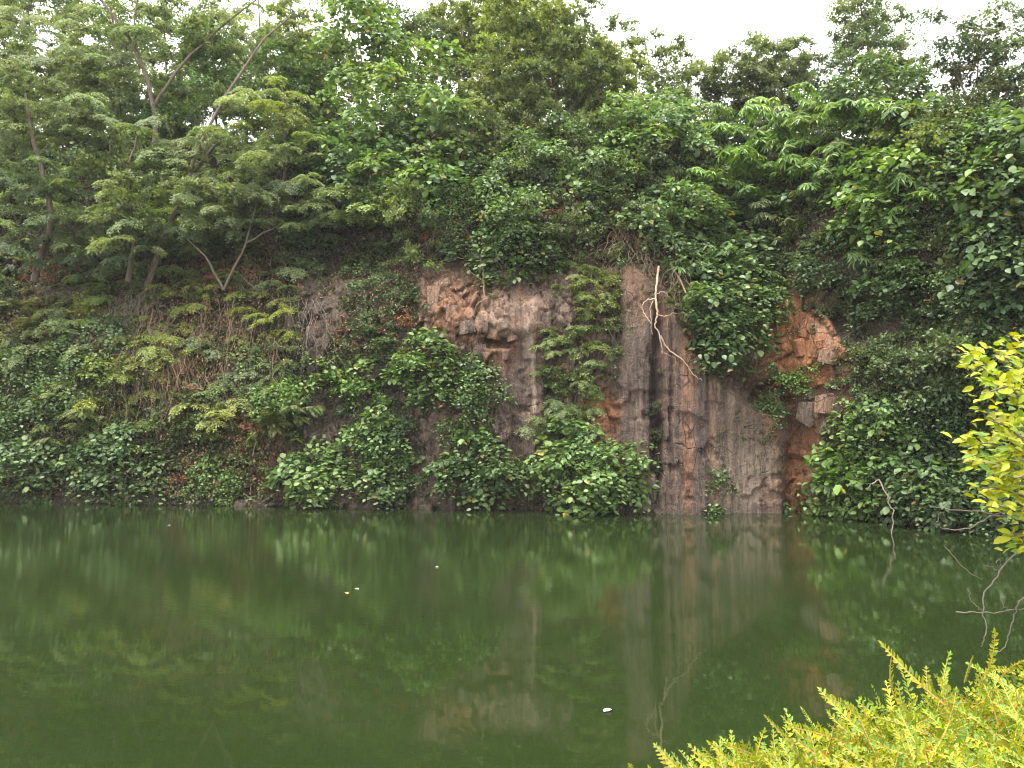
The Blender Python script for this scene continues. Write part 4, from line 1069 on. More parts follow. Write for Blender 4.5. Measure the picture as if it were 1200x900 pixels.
# ------------------------------------------------------------------ lesser plants between the named ones
ANCH = [("the forked pale trunk", 222, 212), ("the foot of the tallest feathery tree", 172, 335), ("the thin straight tree", 130, 220), ("the tiered sapling", 103, 360), ("the arching olive shrub", 178, 415),
        ("the dry stem mass", 205, 470), ("the grey left outcrop", 285, 395), ("the bare red brown sapling", 315, 460), ("the bright pinnate shrub", 92, 487), ("the left shore bushes", 95, 548),
        ("the black rock", 365, 420), ("the pale blue green tree", 440, 118), ("the fresh green feathery shrub", 440, 235), ("the lone bright creeper", 357, 290), ("the creeper tongue", 588, 245),
        ("the olive tree trunk", 652, 200), ("the dusty creeper curtain", 700, 225), ("the leafless tan shrub", 560, 290), ("the fractured tan rock", 600, 370), ("the mossy left rock", 440, 350),
        ("the bare white branch", 768, 350), ("the bamboo like mass", 920, 172), ("the round bright bush", 1002, 238), ("the yellowish olive bush", 1062, 185), ("the right edge vines", 1158, 260),
        ("the ragged corner tree", 1150, 120), ("the domed skyline tree", 892, 95), ("the round crowned tree", 1030, 112), ("the bulging slab creeper", 855, 378), ("the orange rock", 935, 400), ("the shaded right hollow", 1050, 360),
        ("the right shore bushes", 1010, 570), ("the golden leaves", 1165, 510), ("the grey scrub", 1075, 430), ("the dead shore stick", 1040, 585), ("the narrow purple slab", 612, 440), ("the bright leafy bush", 505, 445),
        ("the light leafy tuft", 440, 505), ("the leaning bare stemmed tree", 290, 285), ("the left picture edge", 0, 400), ("the thin loose tree", 765, 90), ("the tall skyline tree", 1015, 50), ("the sparse dark tree", 430, 40)]
USED = set()
ADJ = {'B': "broad leaved", 'b': "small broad leaved", 's': "small leaved", 'R': "ferny", 'F': "feathery", 'S': "fine leaved", 'P': "drooping leaved"}
TONE = {'n': "green", 'dark': "dark green", 'blue': "blue green", 'olive': "olive", 'haze': "grey green", 'yel': "yellowish", 'lime': "bright green", 'pale': "pale green", 'light': "light green", 'brown': "brownish", 'fresh': "fresh green", 'gold': "yellow green"}
def say(px, py, kind, tint, noun):
    for ph, ax, ay in sorted(ANCH, key=lambda q: (q[1] - px) ** 2 + (q[2] - py) ** 2):
        dx, dy = px - ax, py - ay
        h = "left of" if dx < 0 else "right of"; v = "above" if dy < 0 else "below"
        rel = h if abs(dx) > 2 * abs(dy) else v if abs(dy) > 2 * abs(dx) else ("up and " if dy < 0 else "down and ") + h
        near = math.hypot(dx, dy)
        rel = ("just " if near < 38 else "well " if near > 85 else "") + rel
        t = f"{TONE[tint]} {ADJ[kind]} {noun} {rel} {ph}"
        if t not in USED and len(t.split()) <= 16:
            USED.add(t); return t
def filler(name, noun, cat, group, areas, kinds, tints, s=1.0, bulge=.35, off=.15, rr=(20, 34), seed=0):
    g = np.random.default_rng(seed)
    for (x0, y0, x1, y1, n) in areas:
        nx = max(1, int(round(math.sqrt(n * (x1 - x0) / (y1 - y0))))); ny = max(1, int(round(n / nx)))
        for i in range(nx):
            for j in range(ny):
                x = x0 + (x1 - x0) * (i + g.uniform(.1, .9)) / nx; y = y0 + (y1 - y0) * (j + g.uniform(.1, .9)) / ny
                if float(np.max([ell(x, y, 1060, 365, 75, 32, .01), ell(x, y, 415, 300, 48, 20, .01), ell(x, y, 1125, 515, 45, 32, .01), ell(x, y, 560, 215, 28, 22, .01)])) > .5: continue
                kd, tn = kinds[g.integers(len(kinds))], tints[g.integers(len(tints))]
                shrub(name, say(x, y, kd, tn, noun), cat, x, y, g.uniform(*rr), g.uniform(rr[0] * .7, rr[1] * .8), kd, tn, s, bulge, 1.0, .3, group, 1, off)
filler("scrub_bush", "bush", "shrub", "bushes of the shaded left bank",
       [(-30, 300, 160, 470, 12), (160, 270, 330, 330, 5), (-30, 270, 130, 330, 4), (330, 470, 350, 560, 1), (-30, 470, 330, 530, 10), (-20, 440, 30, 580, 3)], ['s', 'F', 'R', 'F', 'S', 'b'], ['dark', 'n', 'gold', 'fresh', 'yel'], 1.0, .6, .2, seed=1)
filler("scrub_bush", "bush", "shrub", "low bushes over the brown left litter", [(190, 480, 335, 580, 9)], ["s", "b", "s", "R"], ["n", "dark", "fresh", "olive"], .85, .35, .15, (16, 26), seed=11)
filler("scrub_bush", "bush", "shrub", "light bushes over the stems of the left bank", [(120, 310, 345, 350, 8), (-20, 340, 150, 480, 6), (220, 400, 345, 480, 5), (345, 290, 500, 330, 5)], ["F", "s", "F", "b"], ["fresh", "n", "gold", "haze", "n"], .9, .5, .3, (20, 32), seed=12)
filler("hill_bush", "bush", "shrub", "bushes packed on the upper left slope",
       [(-40, 60, 330, 170, 10), (-40, 170, 330, 300, 22), (330, 130, 500, 290, 8)], ['b', 'F', 'F', 'S'], ['n', 'blue', 'n', 'haze', 'fresh'], 1.1, .9, .4, (28, 46), seed=2)
filler("hill_bush", "bush", "shrub", "bushes shaded by the olive tree",
       [(470, 150, 790, 285, 20)], ['b', 'S', 's', 'B'], ['dark', 'blue', 'pale', 'n'], 1.05, .9, .2, (26, 44), seed=3)
filler("hill_bush", "bush", "shrub", "bushes filling the right upper slope",
       [(800, 200, 1230, 330, 18), (760, 145, 1120, 200, 10), (1060, 130, 1230, 200, 6)], ['b', 'S', 'P', 's', 'B'], ['n', 'dark', 'olive', 'n'], 1.0, .4, .05, (24, 38), seed=4)
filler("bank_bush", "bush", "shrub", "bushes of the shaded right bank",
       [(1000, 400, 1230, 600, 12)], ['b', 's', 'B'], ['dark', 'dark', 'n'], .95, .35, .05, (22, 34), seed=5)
filler("rock_plant", "little plant", "plant", "little plants in cracks of the middle rock",
       [(335, 430, 560, 560, 6), (400, 310, 500, 400, 3)], ['s', 'b', 'R', 's'], ['dark', 'n', 'olive'], .75, .2, .0, (12, 20), seed=6)
for (x, y, rx, ry, tn, lab) in [
    (225, 455, 34, 36, 'n', "tan dry brush tangled through the stem mass on the left bank"), (62, 322, 40, 20, 'brown', "brown dead brush under the tiered tree at the left"),
    (130, 392, 30, 20, 'n', "dry brush beside the bright tiered sapling"), (275, 330, 34, 16, 'brown', "brown dry brush above the grey left outcrop"), (15, 300, 34, 18, 'n', "pale dead brush at the left edge under the trees"),
    (300, 500, 26, 30, 'brown', "rusty dead brush below the bare red brown sapling"), (658, 245, 24, 30, 'brown', "brown dead brush hanging beneath the olive tree trunk"), (735, 262, 22, 20, 'n', "tan dead fronds below the loose drooping shrub"),
    (505, 268, 26, 14, 'brown', "brown dead brush on the ledge above the pink tan rock"), (1150, 150, 22, 24, 'brown', "red brown dead leaves on the ragged corner tree stems"), (1000, 200, 18, 12, 'n', "dry brown tuft under the bamboo like leaves"),
    (400, 395, 18, 20, 'n', "tan dry brush on the mossy rock edge beside the black rock"), (470, 385, 22, 10, 'brown', "rusty leaves lodged under the mossy creeper")]:
    shrub("dry_brush", lab, "dry brush", x, y, rx, ry, 'D', tn, .8, .35, 1.0, .3, None, 2, .3)
for (x, y, rx, ry, kd, tn, lab) in [
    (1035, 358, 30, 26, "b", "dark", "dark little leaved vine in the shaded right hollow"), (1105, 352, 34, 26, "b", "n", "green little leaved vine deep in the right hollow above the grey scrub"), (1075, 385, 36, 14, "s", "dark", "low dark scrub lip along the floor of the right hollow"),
    (25, 165, 60, 34, 'F', 'n', "feathery crown closing the gap at the left edge of the slope"), (210, 300, 34, 20, 'F', 'fresh', "fresh feathery bush at the foot of the forked trunk"),
    (265, 490, 34, 22, 'F', 'gold', "yellow green feathery bush low on the left bank"), (60, 415, 36, 20, 'F', 'fresh', "fresh feathery bush left of the arching olive shrub"),
    (335, 470, 24, 22, 'b', 'lime', "bright sprig at the foot of the black rock cleft"), (480, 215, 36, 26, 'B', 'light', "light leaved bush between the pale tree and the creeper tongue"),
    (620, 205, 30, 24, 'b', 'n', "small leaved bush left of the olive tree trunk"), (725, 165, 34, 26, 'B', 'light', "light broad leaves right of the olive tree trunk"),
    (810, 255, 30, 26, 'B', 'fresh', "fresh broad leaves above the hanging slab creeper"), (940, 228, 34, 22, 'P', 'light', "light drooping leaves between bamboo mass and round bush"),
    (1150, 200, 34, 30, 'B', 'fresh', "fresh large leaves on top of the right edge vines"), (1040, 250, 24, 22, 'P', 'lime', "bright drooping tuft right of the round bright bush"),
    (975, 560, 26, 26, 'B', 'lime', "bright leaved bush over the rusty slab foot on the right shore"), (1060, 585, 34, 26, 'B', 'n', "green leafy bush behind the dead shore stick")]:
    shrub("hill_bush" if y < 300 else "bank_bush", lab, "shrub", x, y, rx, ry, kd, tn, 1.0, .8, 1.2, .3, None, 1, .45)
# trees deep behind, seen through the gaps
def deep_tree(px, Y, top, tint, kind, noun, group):
    label = say(px, top + 30, kind, tint, noun)
    b = at(px, 230, Y)
    t = thing("deep_tree", label, "tree", b, group)
    trunk_at(t, [(px, 230, Y), (px + 4, 150, Y), (px - 3, top + 15, Y)], .1, .03)
    g = rgen()
    for k in range(6):
        crown(t, px + g.uniform(-38, 38), top + 30 + k * 30 + g.uniform(-8, 8), Y + g.uniform(-1, 1), g.uniform(34, 52), g.uniform(24, 34), kind, tint, 1.25, .75)
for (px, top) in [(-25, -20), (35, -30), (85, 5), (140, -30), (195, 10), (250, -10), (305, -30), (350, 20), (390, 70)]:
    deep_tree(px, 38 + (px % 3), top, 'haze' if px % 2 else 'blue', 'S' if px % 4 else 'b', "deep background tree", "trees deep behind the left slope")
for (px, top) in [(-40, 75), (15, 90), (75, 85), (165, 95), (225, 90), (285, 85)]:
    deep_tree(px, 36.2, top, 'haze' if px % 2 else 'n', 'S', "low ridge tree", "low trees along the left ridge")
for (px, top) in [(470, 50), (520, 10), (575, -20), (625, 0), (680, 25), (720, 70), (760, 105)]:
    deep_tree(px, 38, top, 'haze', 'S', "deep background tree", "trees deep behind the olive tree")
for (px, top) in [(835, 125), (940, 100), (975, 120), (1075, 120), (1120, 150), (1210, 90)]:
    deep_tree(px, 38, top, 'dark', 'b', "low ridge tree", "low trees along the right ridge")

# ------------------------------------------------------------------ undergrowth that nobody could count
def cover(name, label, polys, n, kinds, tint_mat, L, off=(.02, .35), seed=1):
    g = np.random.default_rng(seed)
    pts = []
    tot = sum(p[4] for p in polys)
    for (x0, y0, x1, y1, w) in polys:
        m = int(n * w / tot)
        # sample on a coarse grid of surface hits, jitter in 3-D
        gx = np.linspace(x0, x1, 26); gy = np.linspace(y0, y1, 18)
        S = np.array([[surf(a, b) for a in gx] for b in gy])
        u = g.uniform(0, 24.999, m); v = g.uniform(0, 16.999, m)
        i, j = u.astype(int), v.astype(int); fu, fv = (u - i)[:, None], (v - j)[:, None]
        P = (S[j, i] * (1 - fu) + S[j, i + 1] * fu) * (1 - fv) + (S[j + 1, i] * (1 - fu) + S[j + 1, i + 1] * fu) * fv
        dens = fbm(P[:, 0] * .9, P[:, 2] * .9 + P[:, 1], seed + 5, 3)
        P = P[dens > -.2]
        pts.append(P)
    P = np.concatenate(pts); m = len(P)
    lift = g.uniform(*off, m) * (1 + fbm(P[:, 0] * 1.4, P[:, 2] * 1.4, seed + 9, 3) * 2.0).clip(.2)
    P = P + np.stack([g.normal(0, .05, m), -lift, g.normal(0, .06, m) + lift * .2], 1)
    P[:, 2] = np.maximum(P[:, 2], .04)
    tip = nrm(g.normal(0, .6, (m, 3)) + np.array([0, -.5, -.35]))
    no = nrm(UP * .8 + np.array([0, -.35, 0]) + g.normal(0, .4, (m, 3)))
    l = g.uniform(*L, m)
    V, F = leaves(P, tip, no, l, l * kinds, T_OVAL)
    o = link(name, mesh_from(name, V, F, M[tint_mat]))
    o.color = (.8, .8, .8, 1)
    return tag(o, label, "undergrowth", None, "stuff")
cover("undergrowth", "small leaved undergrowth covering the shaded left slope", [(-60, 230, 360, 420, 3.2), (-60, 400, 330, 590, 3.2)], 46000, .75, 'scrub', (.07, .13), (.0, .5), seed=3)
cover("undergrowth", "dark leafy undergrowth between the trees of the upper slope", [(330, 80, 800, 310, 3)], 20000, .8, 'scrub', (.09, .15), (.0, .25), seed=4)
cover("undergrowth", "mixed undergrowth over the right upper slope", [(740, 150, 1240, 345, 3), (990, 410, 1240, 600, 1.6)], 26000, .8, 'scrub', (.08, .14), (.0, .3), seed=5)
cover("undergrowth", "patchy small plants rooted over the dark middle rock", [(330, 400, 580, 590, 2), (400, 300, 500, 420, .8)], 14000, .75, 'scrub', (.05, .09), (.0, .2), seed=6)
cover("undergrowth", "leafy growth carrying on along the right bank past the golden shrub", [(1195, 140, 1520, 640, 3)], 26000, .85, "broad", (.11, .18), (.0, .6), seed=8)
cover("undergrowth", "leafy growth carrying on along the bank beyond the left trees", [(-330, 140, -10, 588, 3)], 26000, .85, "broad", (.11, .18), (.0, .6), seed=9)
cover("leaf_litter", "brown dead leaves scattered through the left bank growth", [(-40, 280, 340, 580, 3), (330, 320, 560, 420, .6), (150, 330, 340, 470, 1.2)], 19000, .5, 'litter', (.06, .13), (.05, .6), seed=7)

# ------------------------------------------------------------------ hanging stems, bare branches
def stems_bundle(name, label, tops, n, drop, mat, r=(.008, .018), seed=0, lean=(0, 0), cat="dry stems"):
    g = np.random.default_rng(seed)
    base = surf(*tops[0])
    root = thing(name, label, cat, base)
    for k in range(int(n * 1.6)):
        a, b = tops[g.integers(len(tops) - 1) if len(tops) > 1 else 0], None
        i = int(g.integers(len(tops) - 1)); u = g.uniform()
        x = tops[i][0] * (1 - u) + tops[i + 1][0] * u; y = tops[i][1] * (1 - u) + tops[i + 1][1] * u
        d = drop * g.uniform(.45, 1.1)
        x2 = x + lean[0] * d + g.normal(0, 20)
        p = []
        for tt in (0, .33, .66, 1):
            Q = surf(x + (x2 - x) * tt + g.normal(0, 3), min(y + d * tt, 596))
            Q = Q + np.array([0, -g.uniform(.4, .95) + .15 * abs(tt - .5), 0]); p.append(Q)
        limb(root, "stem", p, g.uniform(*r) * .62, .003, M[mat], 4, .035, g, 3)
    return root
stems_bundle("hanging_stems", "mass of dry brown stems hanging under the arching left shrub", [(150, 415), (205, 400), (235, 425)], 46, 105, 'dry_stem', (.010, .022), seed=1)
stems_bundle("hanging_stems", "thin dry stems dangling in front of the left outcrop", [(235, 360), (285, 350), (325, 400)], 26, 110, 'dry_stem', (.008, .018), seed=2)
stems_bundle("hanging_stems", "pale dry stems slanting down from the foot of the leaning trunks", [(160, 335), (200, 345)], 22, 70, 'twig', (.010, .022), seed=3, lean=(-.6, 0))
stems_bundle("hanging_stems", "bare roots trailing at the black rock edge", [(345, 350), (380, 355)], 10, 110, 'twig', (.008, .014), seed=4)
stems_bundle("hanging_stems", "brown rootlets hanging beneath the bulging creeper", [(830, 415), (895, 415)], 18, 30, 'dry_stem', (.006, .012), seed=5)
stems_bundle("hanging_stems", "brown rootlets trailing down the top of the big slab", [(740, 300), (800, 325)], 16, 45, 'dry_stem', (.006, .012), seed=15)
stems_bundle("hanging_stems", "thick tangle of tan stems below the bright small leaved left bushes", [(120, 380), (160, 350), (215, 375)], 30, 95, 'dry_stem', (.008, .018), seed=16, lean=(-.2, 0))
stems_bundle("hanging_stems", "dry stems hanging over the low scrub right of the stem mass", [(240, 440), (290, 420), (335, 440)], 24, 90, 'dry_stem', (.008, .016), seed=17)
stems_bundle("hanging_stems", "dead brown stems hanging below the pale creeper curtain", [(715, 270), (760, 285)], 22, 45, 'dry_stem', (.007, .014), seed=6)
stems_bundle("hanging_stems", "dry stems on the shaded bank under the feathery trees", [(60, 290), (200, 300), (330, 290)], 30, 60, 'dry_stem', (.010, .020), seed=7, lean=(-.3, 0))
stems_bundle("hanging_stems", "brown twigs tangled on the upper middle bank", [(500, 255), (560, 285), (680, 265)], 20, 45, 'dry_stem', (.008, .016), seed=8)

def pix_branch(root, name, pix, off, r0, r1, mat, n=5, wob=.012):
    r0, r1 = r0 * .8, r1 * .7
    P = [surf(x, y) + np.array([0, -off, 0]) for x, y in pix]
    Y = np.mean([p[1] for p in P])
    P = [at(x, y, .5 * (p[1] + Y)) for (x, y), p in zip(pix, P)]
    return limb(root, name, P, r0, r1, M[mat], 6, wob, None, n)
wb = thing("bare_branch", "pale forked bare branch hanging down over the big slab", "branch", surf(772, 312))
pix_branch(wb, "trunk", [(772, 312), (769, 335), (768, 349)], .75, .046, .034, 'bark_pale')
pix_branch(wb, "branch", [(768, 349), (770, 368), (768, 380), (774, 398), (776, 415)], .75, .045, .015, 'bark_pale')
pix_branch(wb, "branch", [(774, 393), (782, 408), (800, 422), (812, 438), (823, 446)], .75, .035, .012, 'bark_pale')
pix_branch(wb, "branch", [(768, 350), (758, 352), (752, 360), (757, 370), (762, 378), (765, 392)], .75, .03, .01, 'bark_pale')
pix_branch(wb, "branch", [(766, 352), (762, 362), (764, 380)], .75, .02, .008, 'bark_pale')
pix_branch(wb, "branch", [(769, 368), (778, 371), (786, 368), (797, 367)], .75, .018, .006, 'bark_pale')
pix_branch(wb, "branch", [(769, 345), (777, 342), (785, 348)], .75, .02, .008, 'bark_pale')
pix_branch(wb, "branch", [(776, 412), (784, 416), (790, 420)], .75, .012, .005, 'bark_pale')
lb = thing("broken_stick", "brown broken stick leaning beside the pale branch top", "branch", surf(790, 310))
pix_branch(lb, "stick", [(786, 309), (798, 330), (809, 354)], .6, .055, .03, 'bark_tan')
rs = thing("bare_shrub", "leafless tan shrub branching above the fractured rock", "shrub", surf(566, 352))
pix_branch(rs, "trunk", [(568, 352), (567, 330), (564, 305)], .5, .045, .03, 'bark_tan')
for p in [[(564, 305), (556, 290), (548, 272), (546, 258)], [(564, 305), (573, 290), (582, 275)], [(565, 310), (545, 302), (528, 303), (515, 307)], [(556, 290), (540, 282), (528, 275)], [(573, 290), (588, 285), (596, 278)], [(548, 272), (538, 262)], [(567, 330), (556, 322), (550, 318)], [(568, 350), (560, 356), (555, 366)]]:
    pix_branch(rs, "branch", p, .5, .022, .007, 'bark_tan')
ls_ = thing("slanting_vine", "long bare vine slanting across the grey left outcrop", "vine", surf(280, 315))
pix_branch(ls_, "stem", [(278, 318), (295, 335), (320, 350), (352, 362)], .5, .022, .012, 'bark_tan')
up_ = thing("bare_sapling", "bare red brown sapling standing before the left outcrop", "sapling", surf(318, 460))
pix_branch(up_, "trunk", [(296, 535), (304, 500), (312, 475), (318, 450), (320, 420), (322, 395)], .7, .03, .015, 'bark_tan')
pix_branch(up_, "branch", [(318, 450), (326, 440), (338, 420)], .7, .015, .006, 'bark_tan')
rr = thing("climbing_root", "pale root running down the cleft left of the big slab", "root", surf(746, 500))
pix_branch(rr, "stem", [(752, 410), (748, 430), (745, 460), (744, 480), (738, 505)], .12, .02, .05, 'bark_pale')
sk = thing("drift_stick", "dead stick poking from the right shore water", "branch", at(1044, 605, 19.3))
P0 = [at(1030, 562, 19.6), at(1040, 582, 19.4), at(1047, 605, 19.2), at(1044, 618, 19.1)]
P0[3][2] = min(P0[3][2], -.05)
limb(sk, "stem", P0, .02, .012, M['twig'])
limb(sk, "twig", [at(1030, 562, 19.6), at(1022, 568, 19.5), at(1014, 572, 19.4)], .018, .006, M['twig'])
dk = thing("drift_stick", "bare twigs leaning out of the water at the left rock foot", "branch", surf(300, 590))
pix_branch(dk, "stem", [(322, 578), (310, 587), (298, 594)], .5, .02, .01, 'twig')
pix_branch(dk, "stem", [(285, 578), (300, 588), (318, 596)], .5, .016, .008, 'twig')

# ------------------------------------------------------------------ stones along the waterline
g = np.random.default_rng(31)
for k, (x, w) in enumerate([(205, 14), (222, 18), (262, 16), (284, 26), (303, 22), (318, 14), (412, 14), (430, 18), (486, 16), (500, 22), (520, 13), (757, 15), (768, 20), (783, 12), (812, 12), (880, 12), (905, 14), (925, 18)]):
    y = shore(x) - 3
    P = surf(x, y); sc = P[1] / FPX
    P = at(x, y, P[1] - .25)
    o = link("shore_stone", blocks['rock_wet'][k % 5], cliff, (P[0], P[1], g.uniform(-.03, .06)))
    w = w * g.uniform(.5, .95)
    o.scale = (w * sc, w * sc * .9, w * sc * g.uniform(.4, .8)); o.rotation_euler = (g.normal(0, .2), g.normal(0, .2), g.uniform(0, 3))

# ------------------------------------------------------------------ small floating things
def floater(name, label, cat, px, py, r, col, rough=.5):
    d = ray(px, py); t_ = -H / d[2]; P = CAM + d * t_
    m, ns, ls = new_mat(name + "_surface")
    out = ns.new("ShaderNodeOutputMaterial"); p = nd(ns, "ShaderNodeBsdfPrincipled", inp={"Base Color": (*col, 1), "Roughness": rough})
    nz = nd(ns, "ShaderNodeTexNoise", inp={"Scale": 40.0}); rp = ramp(ns, [(.3, tuple(c * .75 for c in col)), (.7, col)])
    ls.new(nz.outputs[0], rp.inputs[0]); ls.new(rp.outputs[0], p.inputs["Base Color"]); ls.new(p.outputs[0], out.inputs[0])
    bm = bmesh.new()
    c = bm.verts.new((0, 0, .012)); ring = []
    for k in range(10):
        a = k / 10 * 6.283; q = 1 - .35 * abs(math.cos(a)) ** 6
        ring.append(bm.verts.new((math.cos(a) * r * 1.25 * (1.12 if k == 0 else 1), math.sin(a) * r * .75, .006 + .01 * abs(math.sin(a)))))
    low = bm.verts.new((0, 0, -.006))
    for k in range(10):
        bm.faces.new((c, ring[k], ring[(k + 1) % 10])); bm.faces.new((low, ring[(k + 1) % 10], ring[k]))
    me = bpy.data.meshes.new(name); bm.to_mesh(me); bm.free(); me.materials.append(m)
    o = link(name, me, None, (P[0], P[1], .004)); o.rotation_euler = (0, 0, random.uniform(0, 3))
    return tag(o, label, cat)
floater("floating_leaf", "orange yellow fallen leaf floating in the middle of the pond", "leaf", 406, 696, .035, (.75, .38, .12))
floater("floating_leaf", "pale fallen leaf floating just right of the orange one", "leaf", 418, 691, .032, (.62, .62, .5))
floater("floating_leaf", "tiny pale leaf floating below the black rock", "leaf", 512, 665, .024, (.6, .58, .45))
floater("floating_petal", "bright white scrap floating low in the pond right of centre", "petal", 712, 834, .034, (.9, .9, .88))
floater("floating_leaf", "tiny pale leaf floating near the far left shore", "leaf", 198, 616, .034, (.6, .6, .5))

# ------------------------------------------------------------------ golden plants in the foreground
def golden_leaf(seed):
    g = np.random.default_rng(seed)
    tv = np.array([[0, 0, 0], [.33, 0, .02], [.68, 0, .01], [1, 0, -.12], [.18, .17, .04], [.5, .27, .06], [.8, .17, .0], [.18, -.17, .04], [.5, -.27, .06], [.8, -.17, .0]], float)
    tv[:, 2] += -.18 * g.uniform(.1, 1) * tv[:, 0] ** 2
    tf = np.array([[0, 1, 4, 4], [1, 2, 5, 4], [2, 3, 6, 5], [0, 7, 7, 1], [1, 7, 8, 2], [2, 8, 9, 3]])
    bm = bmesh.new()
    vs_ = [bm.verts.new(v) for v in tv]
    for f_ in tf:
        ids = list(dict.fromkeys(f_.tolist())); fc = bm.faces.new([vs_[i] for i in ids]); fc.smooth = True
    me = bpy.data.meshes.new("leaf"); bm.to_mesh(me); bm.free(); me.materials.append(M['yellow'])
    return me
GL = [golden_leaf(s) for s in range(5)]
def place_leaf(root, P, tip, no, L, col, name="leaf", mesh=None):
    tip = Vector(tip).normalized(); no = Vector(no); no = (no - tip * no.dot(tip)).normalized(); sd = no.cross(tip)
    o = bpy.data.objects.new(name, mesh or random.choice(GL)); C.objects.link(o); o.parent = root
    m = Matrix((tip, sd, no)).transposed().to_4x4(); m.translation = Vector(P) - root.location
    o.matrix_local = m @ Matrix.Scale(L, 4)
    o.color = (*col, 1)
    return o
gb = thing("golden_shrub", "golden leaved shrub branch reaching in from the right edge", "shrub", (2.2, 2.9, .8))
g = np.random.default_rng(77)
Yg = 2.9
twigs = [([(1235, 520), (1200, 470), (1175, 450), (1150, 430), (1132, 418)], 15), ([(1235, 500), (1205, 455), (1185, 425), (1165, 412)], 9), ([(1230, 460), (1200, 435), (1185, 450), (1150, 462)], 8), ([(1240, 420), (1215, 405), (1192, 400)], 4),
         ([(1240, 570), (1200, 535), (1165, 520), (1132, 522)], 14), ([(1240, 560), (1205, 520), (1180, 500), (1158, 492)], 12), ([(1240, 590), (1200, 560), (1170, 545), (1140, 545)], 14), ([(1240, 610), (1205, 585), (1178, 575), (1150, 572)], 13),
         ([(1240, 620), (1210, 600), (1188, 598), (1165, 590)], 10), ([(1240, 640), (1215, 630), (1195, 625), (1180, 632)], 7), ([(1230, 540), (1205, 505), (1192, 490)], 8), ([(1235, 480), (1210, 462), (1195, 470)], 6), ([(1240, 560), (1215, 550), (1192, 560), (1178, 556)], 10), ([(1240, 530), (1215, 535), (1190, 540), (1165, 535)], 10)]
for pix, n in twigs:
    dy = g.uniform(-.2, .25)
    P = smooth_path([at(x, y, Yg + dy + .25 * k / len(pix) * g.uniform(-1, 1)) for k, (x, y) in enumerate(pix)], 5)
    V, F = tube(P - np.array(gb.location), .006, .002, 5)
    link("twig", mesh_from("twig", V, F, M['twig'], True), gb)
    nn_ = int(n * 1.95)
    u0 = float(np.interp(1212, [p_[0] for p_ in pix][::-1], np.linspace(1, 0, len(pix))))
    for k in range(nn_):
        u = u0 + (1.02 - u0) * (k + g.uniform(0, .8)) / nn_
        i = min(int(u * (len(P) - 1)), len(P) - 2); Q = P[i] + (P[i + 1] - P[i]) * min(1, u * (len(P) - 1) - i)
        T = P[i + 1] - P[i]; T /= np.linalg.norm(T)
        sd = np.cross(T, UP); sd /= np.linalg.norm(sd)
        tip = T * .8 + sd * (1 if k % 2 else -1) * g.uniform(.4, .9) + g.normal(0, .25, 3) + UP * .1
        Q = Q + g.normal(0, .018, 3)
        j = g.uniform(.7, 1.25)
        place_leaf(gb, Q, tip, UP * .8 + np.array([0, -.5, 0]) + g.normal(0, .4, 3), g.uniform(.034, .054), (j * g.uniform(.8, 1.08), j, j))

root0 = np.array([2.22, 3.05, .45])
for k, pix_ in enumerate([twigs[0][0], twigs[3][0], twigs[4][0], twigs[7][0], twigs[9][0], [(1215, 625)]]):
    top_ = at(pix_[0][0], pix_[0][1], Yg + .03 * k)
    mid_ = (root0 + top_) / 2 + np.array([.06 + .02 * k, 0, .02 * k])
    limb(gb, "stem", [root0 + np.array([.02 * k, .01 * k, 0]), mid_, top_], .014, .005, M['twig'], 6, .008)
gg = np.random.default_rng(41)
fp, ft = [], []
for pix, n in twigs:
    m_ = n * 5
    u = gg.uniform(0, 1, m_)
    xs_ = np.interp(u, np.linspace(0, 1, len(pix)), [p_[0] for p_ in pix]); ys_ = np.interp(u, np.linspace(0, 1, len(pix)), [p_[1] for p_ in pix])
    for a_, b_ in zip(xs_, ys_):
        fp.append(at(a_ + gg.normal(3, 7), b_ + gg.normal(0, 12), Yg + gg.uniform(-.15, .3))); ft.append(np.array([-.7, gg.normal(0, .4), gg.normal(.1, .4)]))
m_ = len(fp); l_ = gg.uniform(.030, .048, m_)
V, F = leaves(np.array(fp), np.array(ft), UP * .8 + np.array([0, -.5, 0]) + gg.normal(0, .4, (m_, 3)), l_, l_ * .62, T_BROAD)
o = link("foliage", mesh_from("foliage", V - np.array(gb.location), F, M['yellow']), gb); o['kind'] = 'stuff'; o.color = (.72, .9, 1, 1)  # inner leaves tinted greener and darker: shading inside the shrub put into their colour

# bare twigs over the water below it
bt = thing("bare_twigs", "curling bare grey twigs over the water under the gold leaves", "twigs", (2.2, 3.0, .8))
for pix, r0 in [([(1215, 625), (1190, 650), (1168, 675), (1154, 695), (1152, 712), (1156, 735), (1153, 750), (1150, 758)], .004), ([(1120, 717), (1150, 718), (1185, 715), (1210, 712)], .0035), ([(1210, 690), (1195, 705), (1188, 725), (1180, 750), (1170, 765), (1157, 768)], .0035),
                ([(1134, 690), (1138, 703), (1148, 713), (1154, 718)], .0025), ([(1168, 660), (1172, 655), (1175, 668)], .002), ([(1107, 640), (1120, 655), (1140, 674), (1152, 678)], .0022), ([(1172, 700), (1176, 712), (1182, 716)], .0022),
                ([(1215, 597), (1165, 602), (1120, 597), (1088, 592)], .0035), ([(1200, 602), (1165, 605), (1135, 618), (1110, 620), (1095, 613)], .003), ([(1168, 668), (1158, 662), (1153, 664)], .002), ([(1097, 612), (1104, 600), (1110, 612)], .002)]:
    limb(bt, "twig", [at(x, y, 3.0) for x, y in pix], r0 * .85, r0 * .35, M['twig'], 5, .003, None, 5)

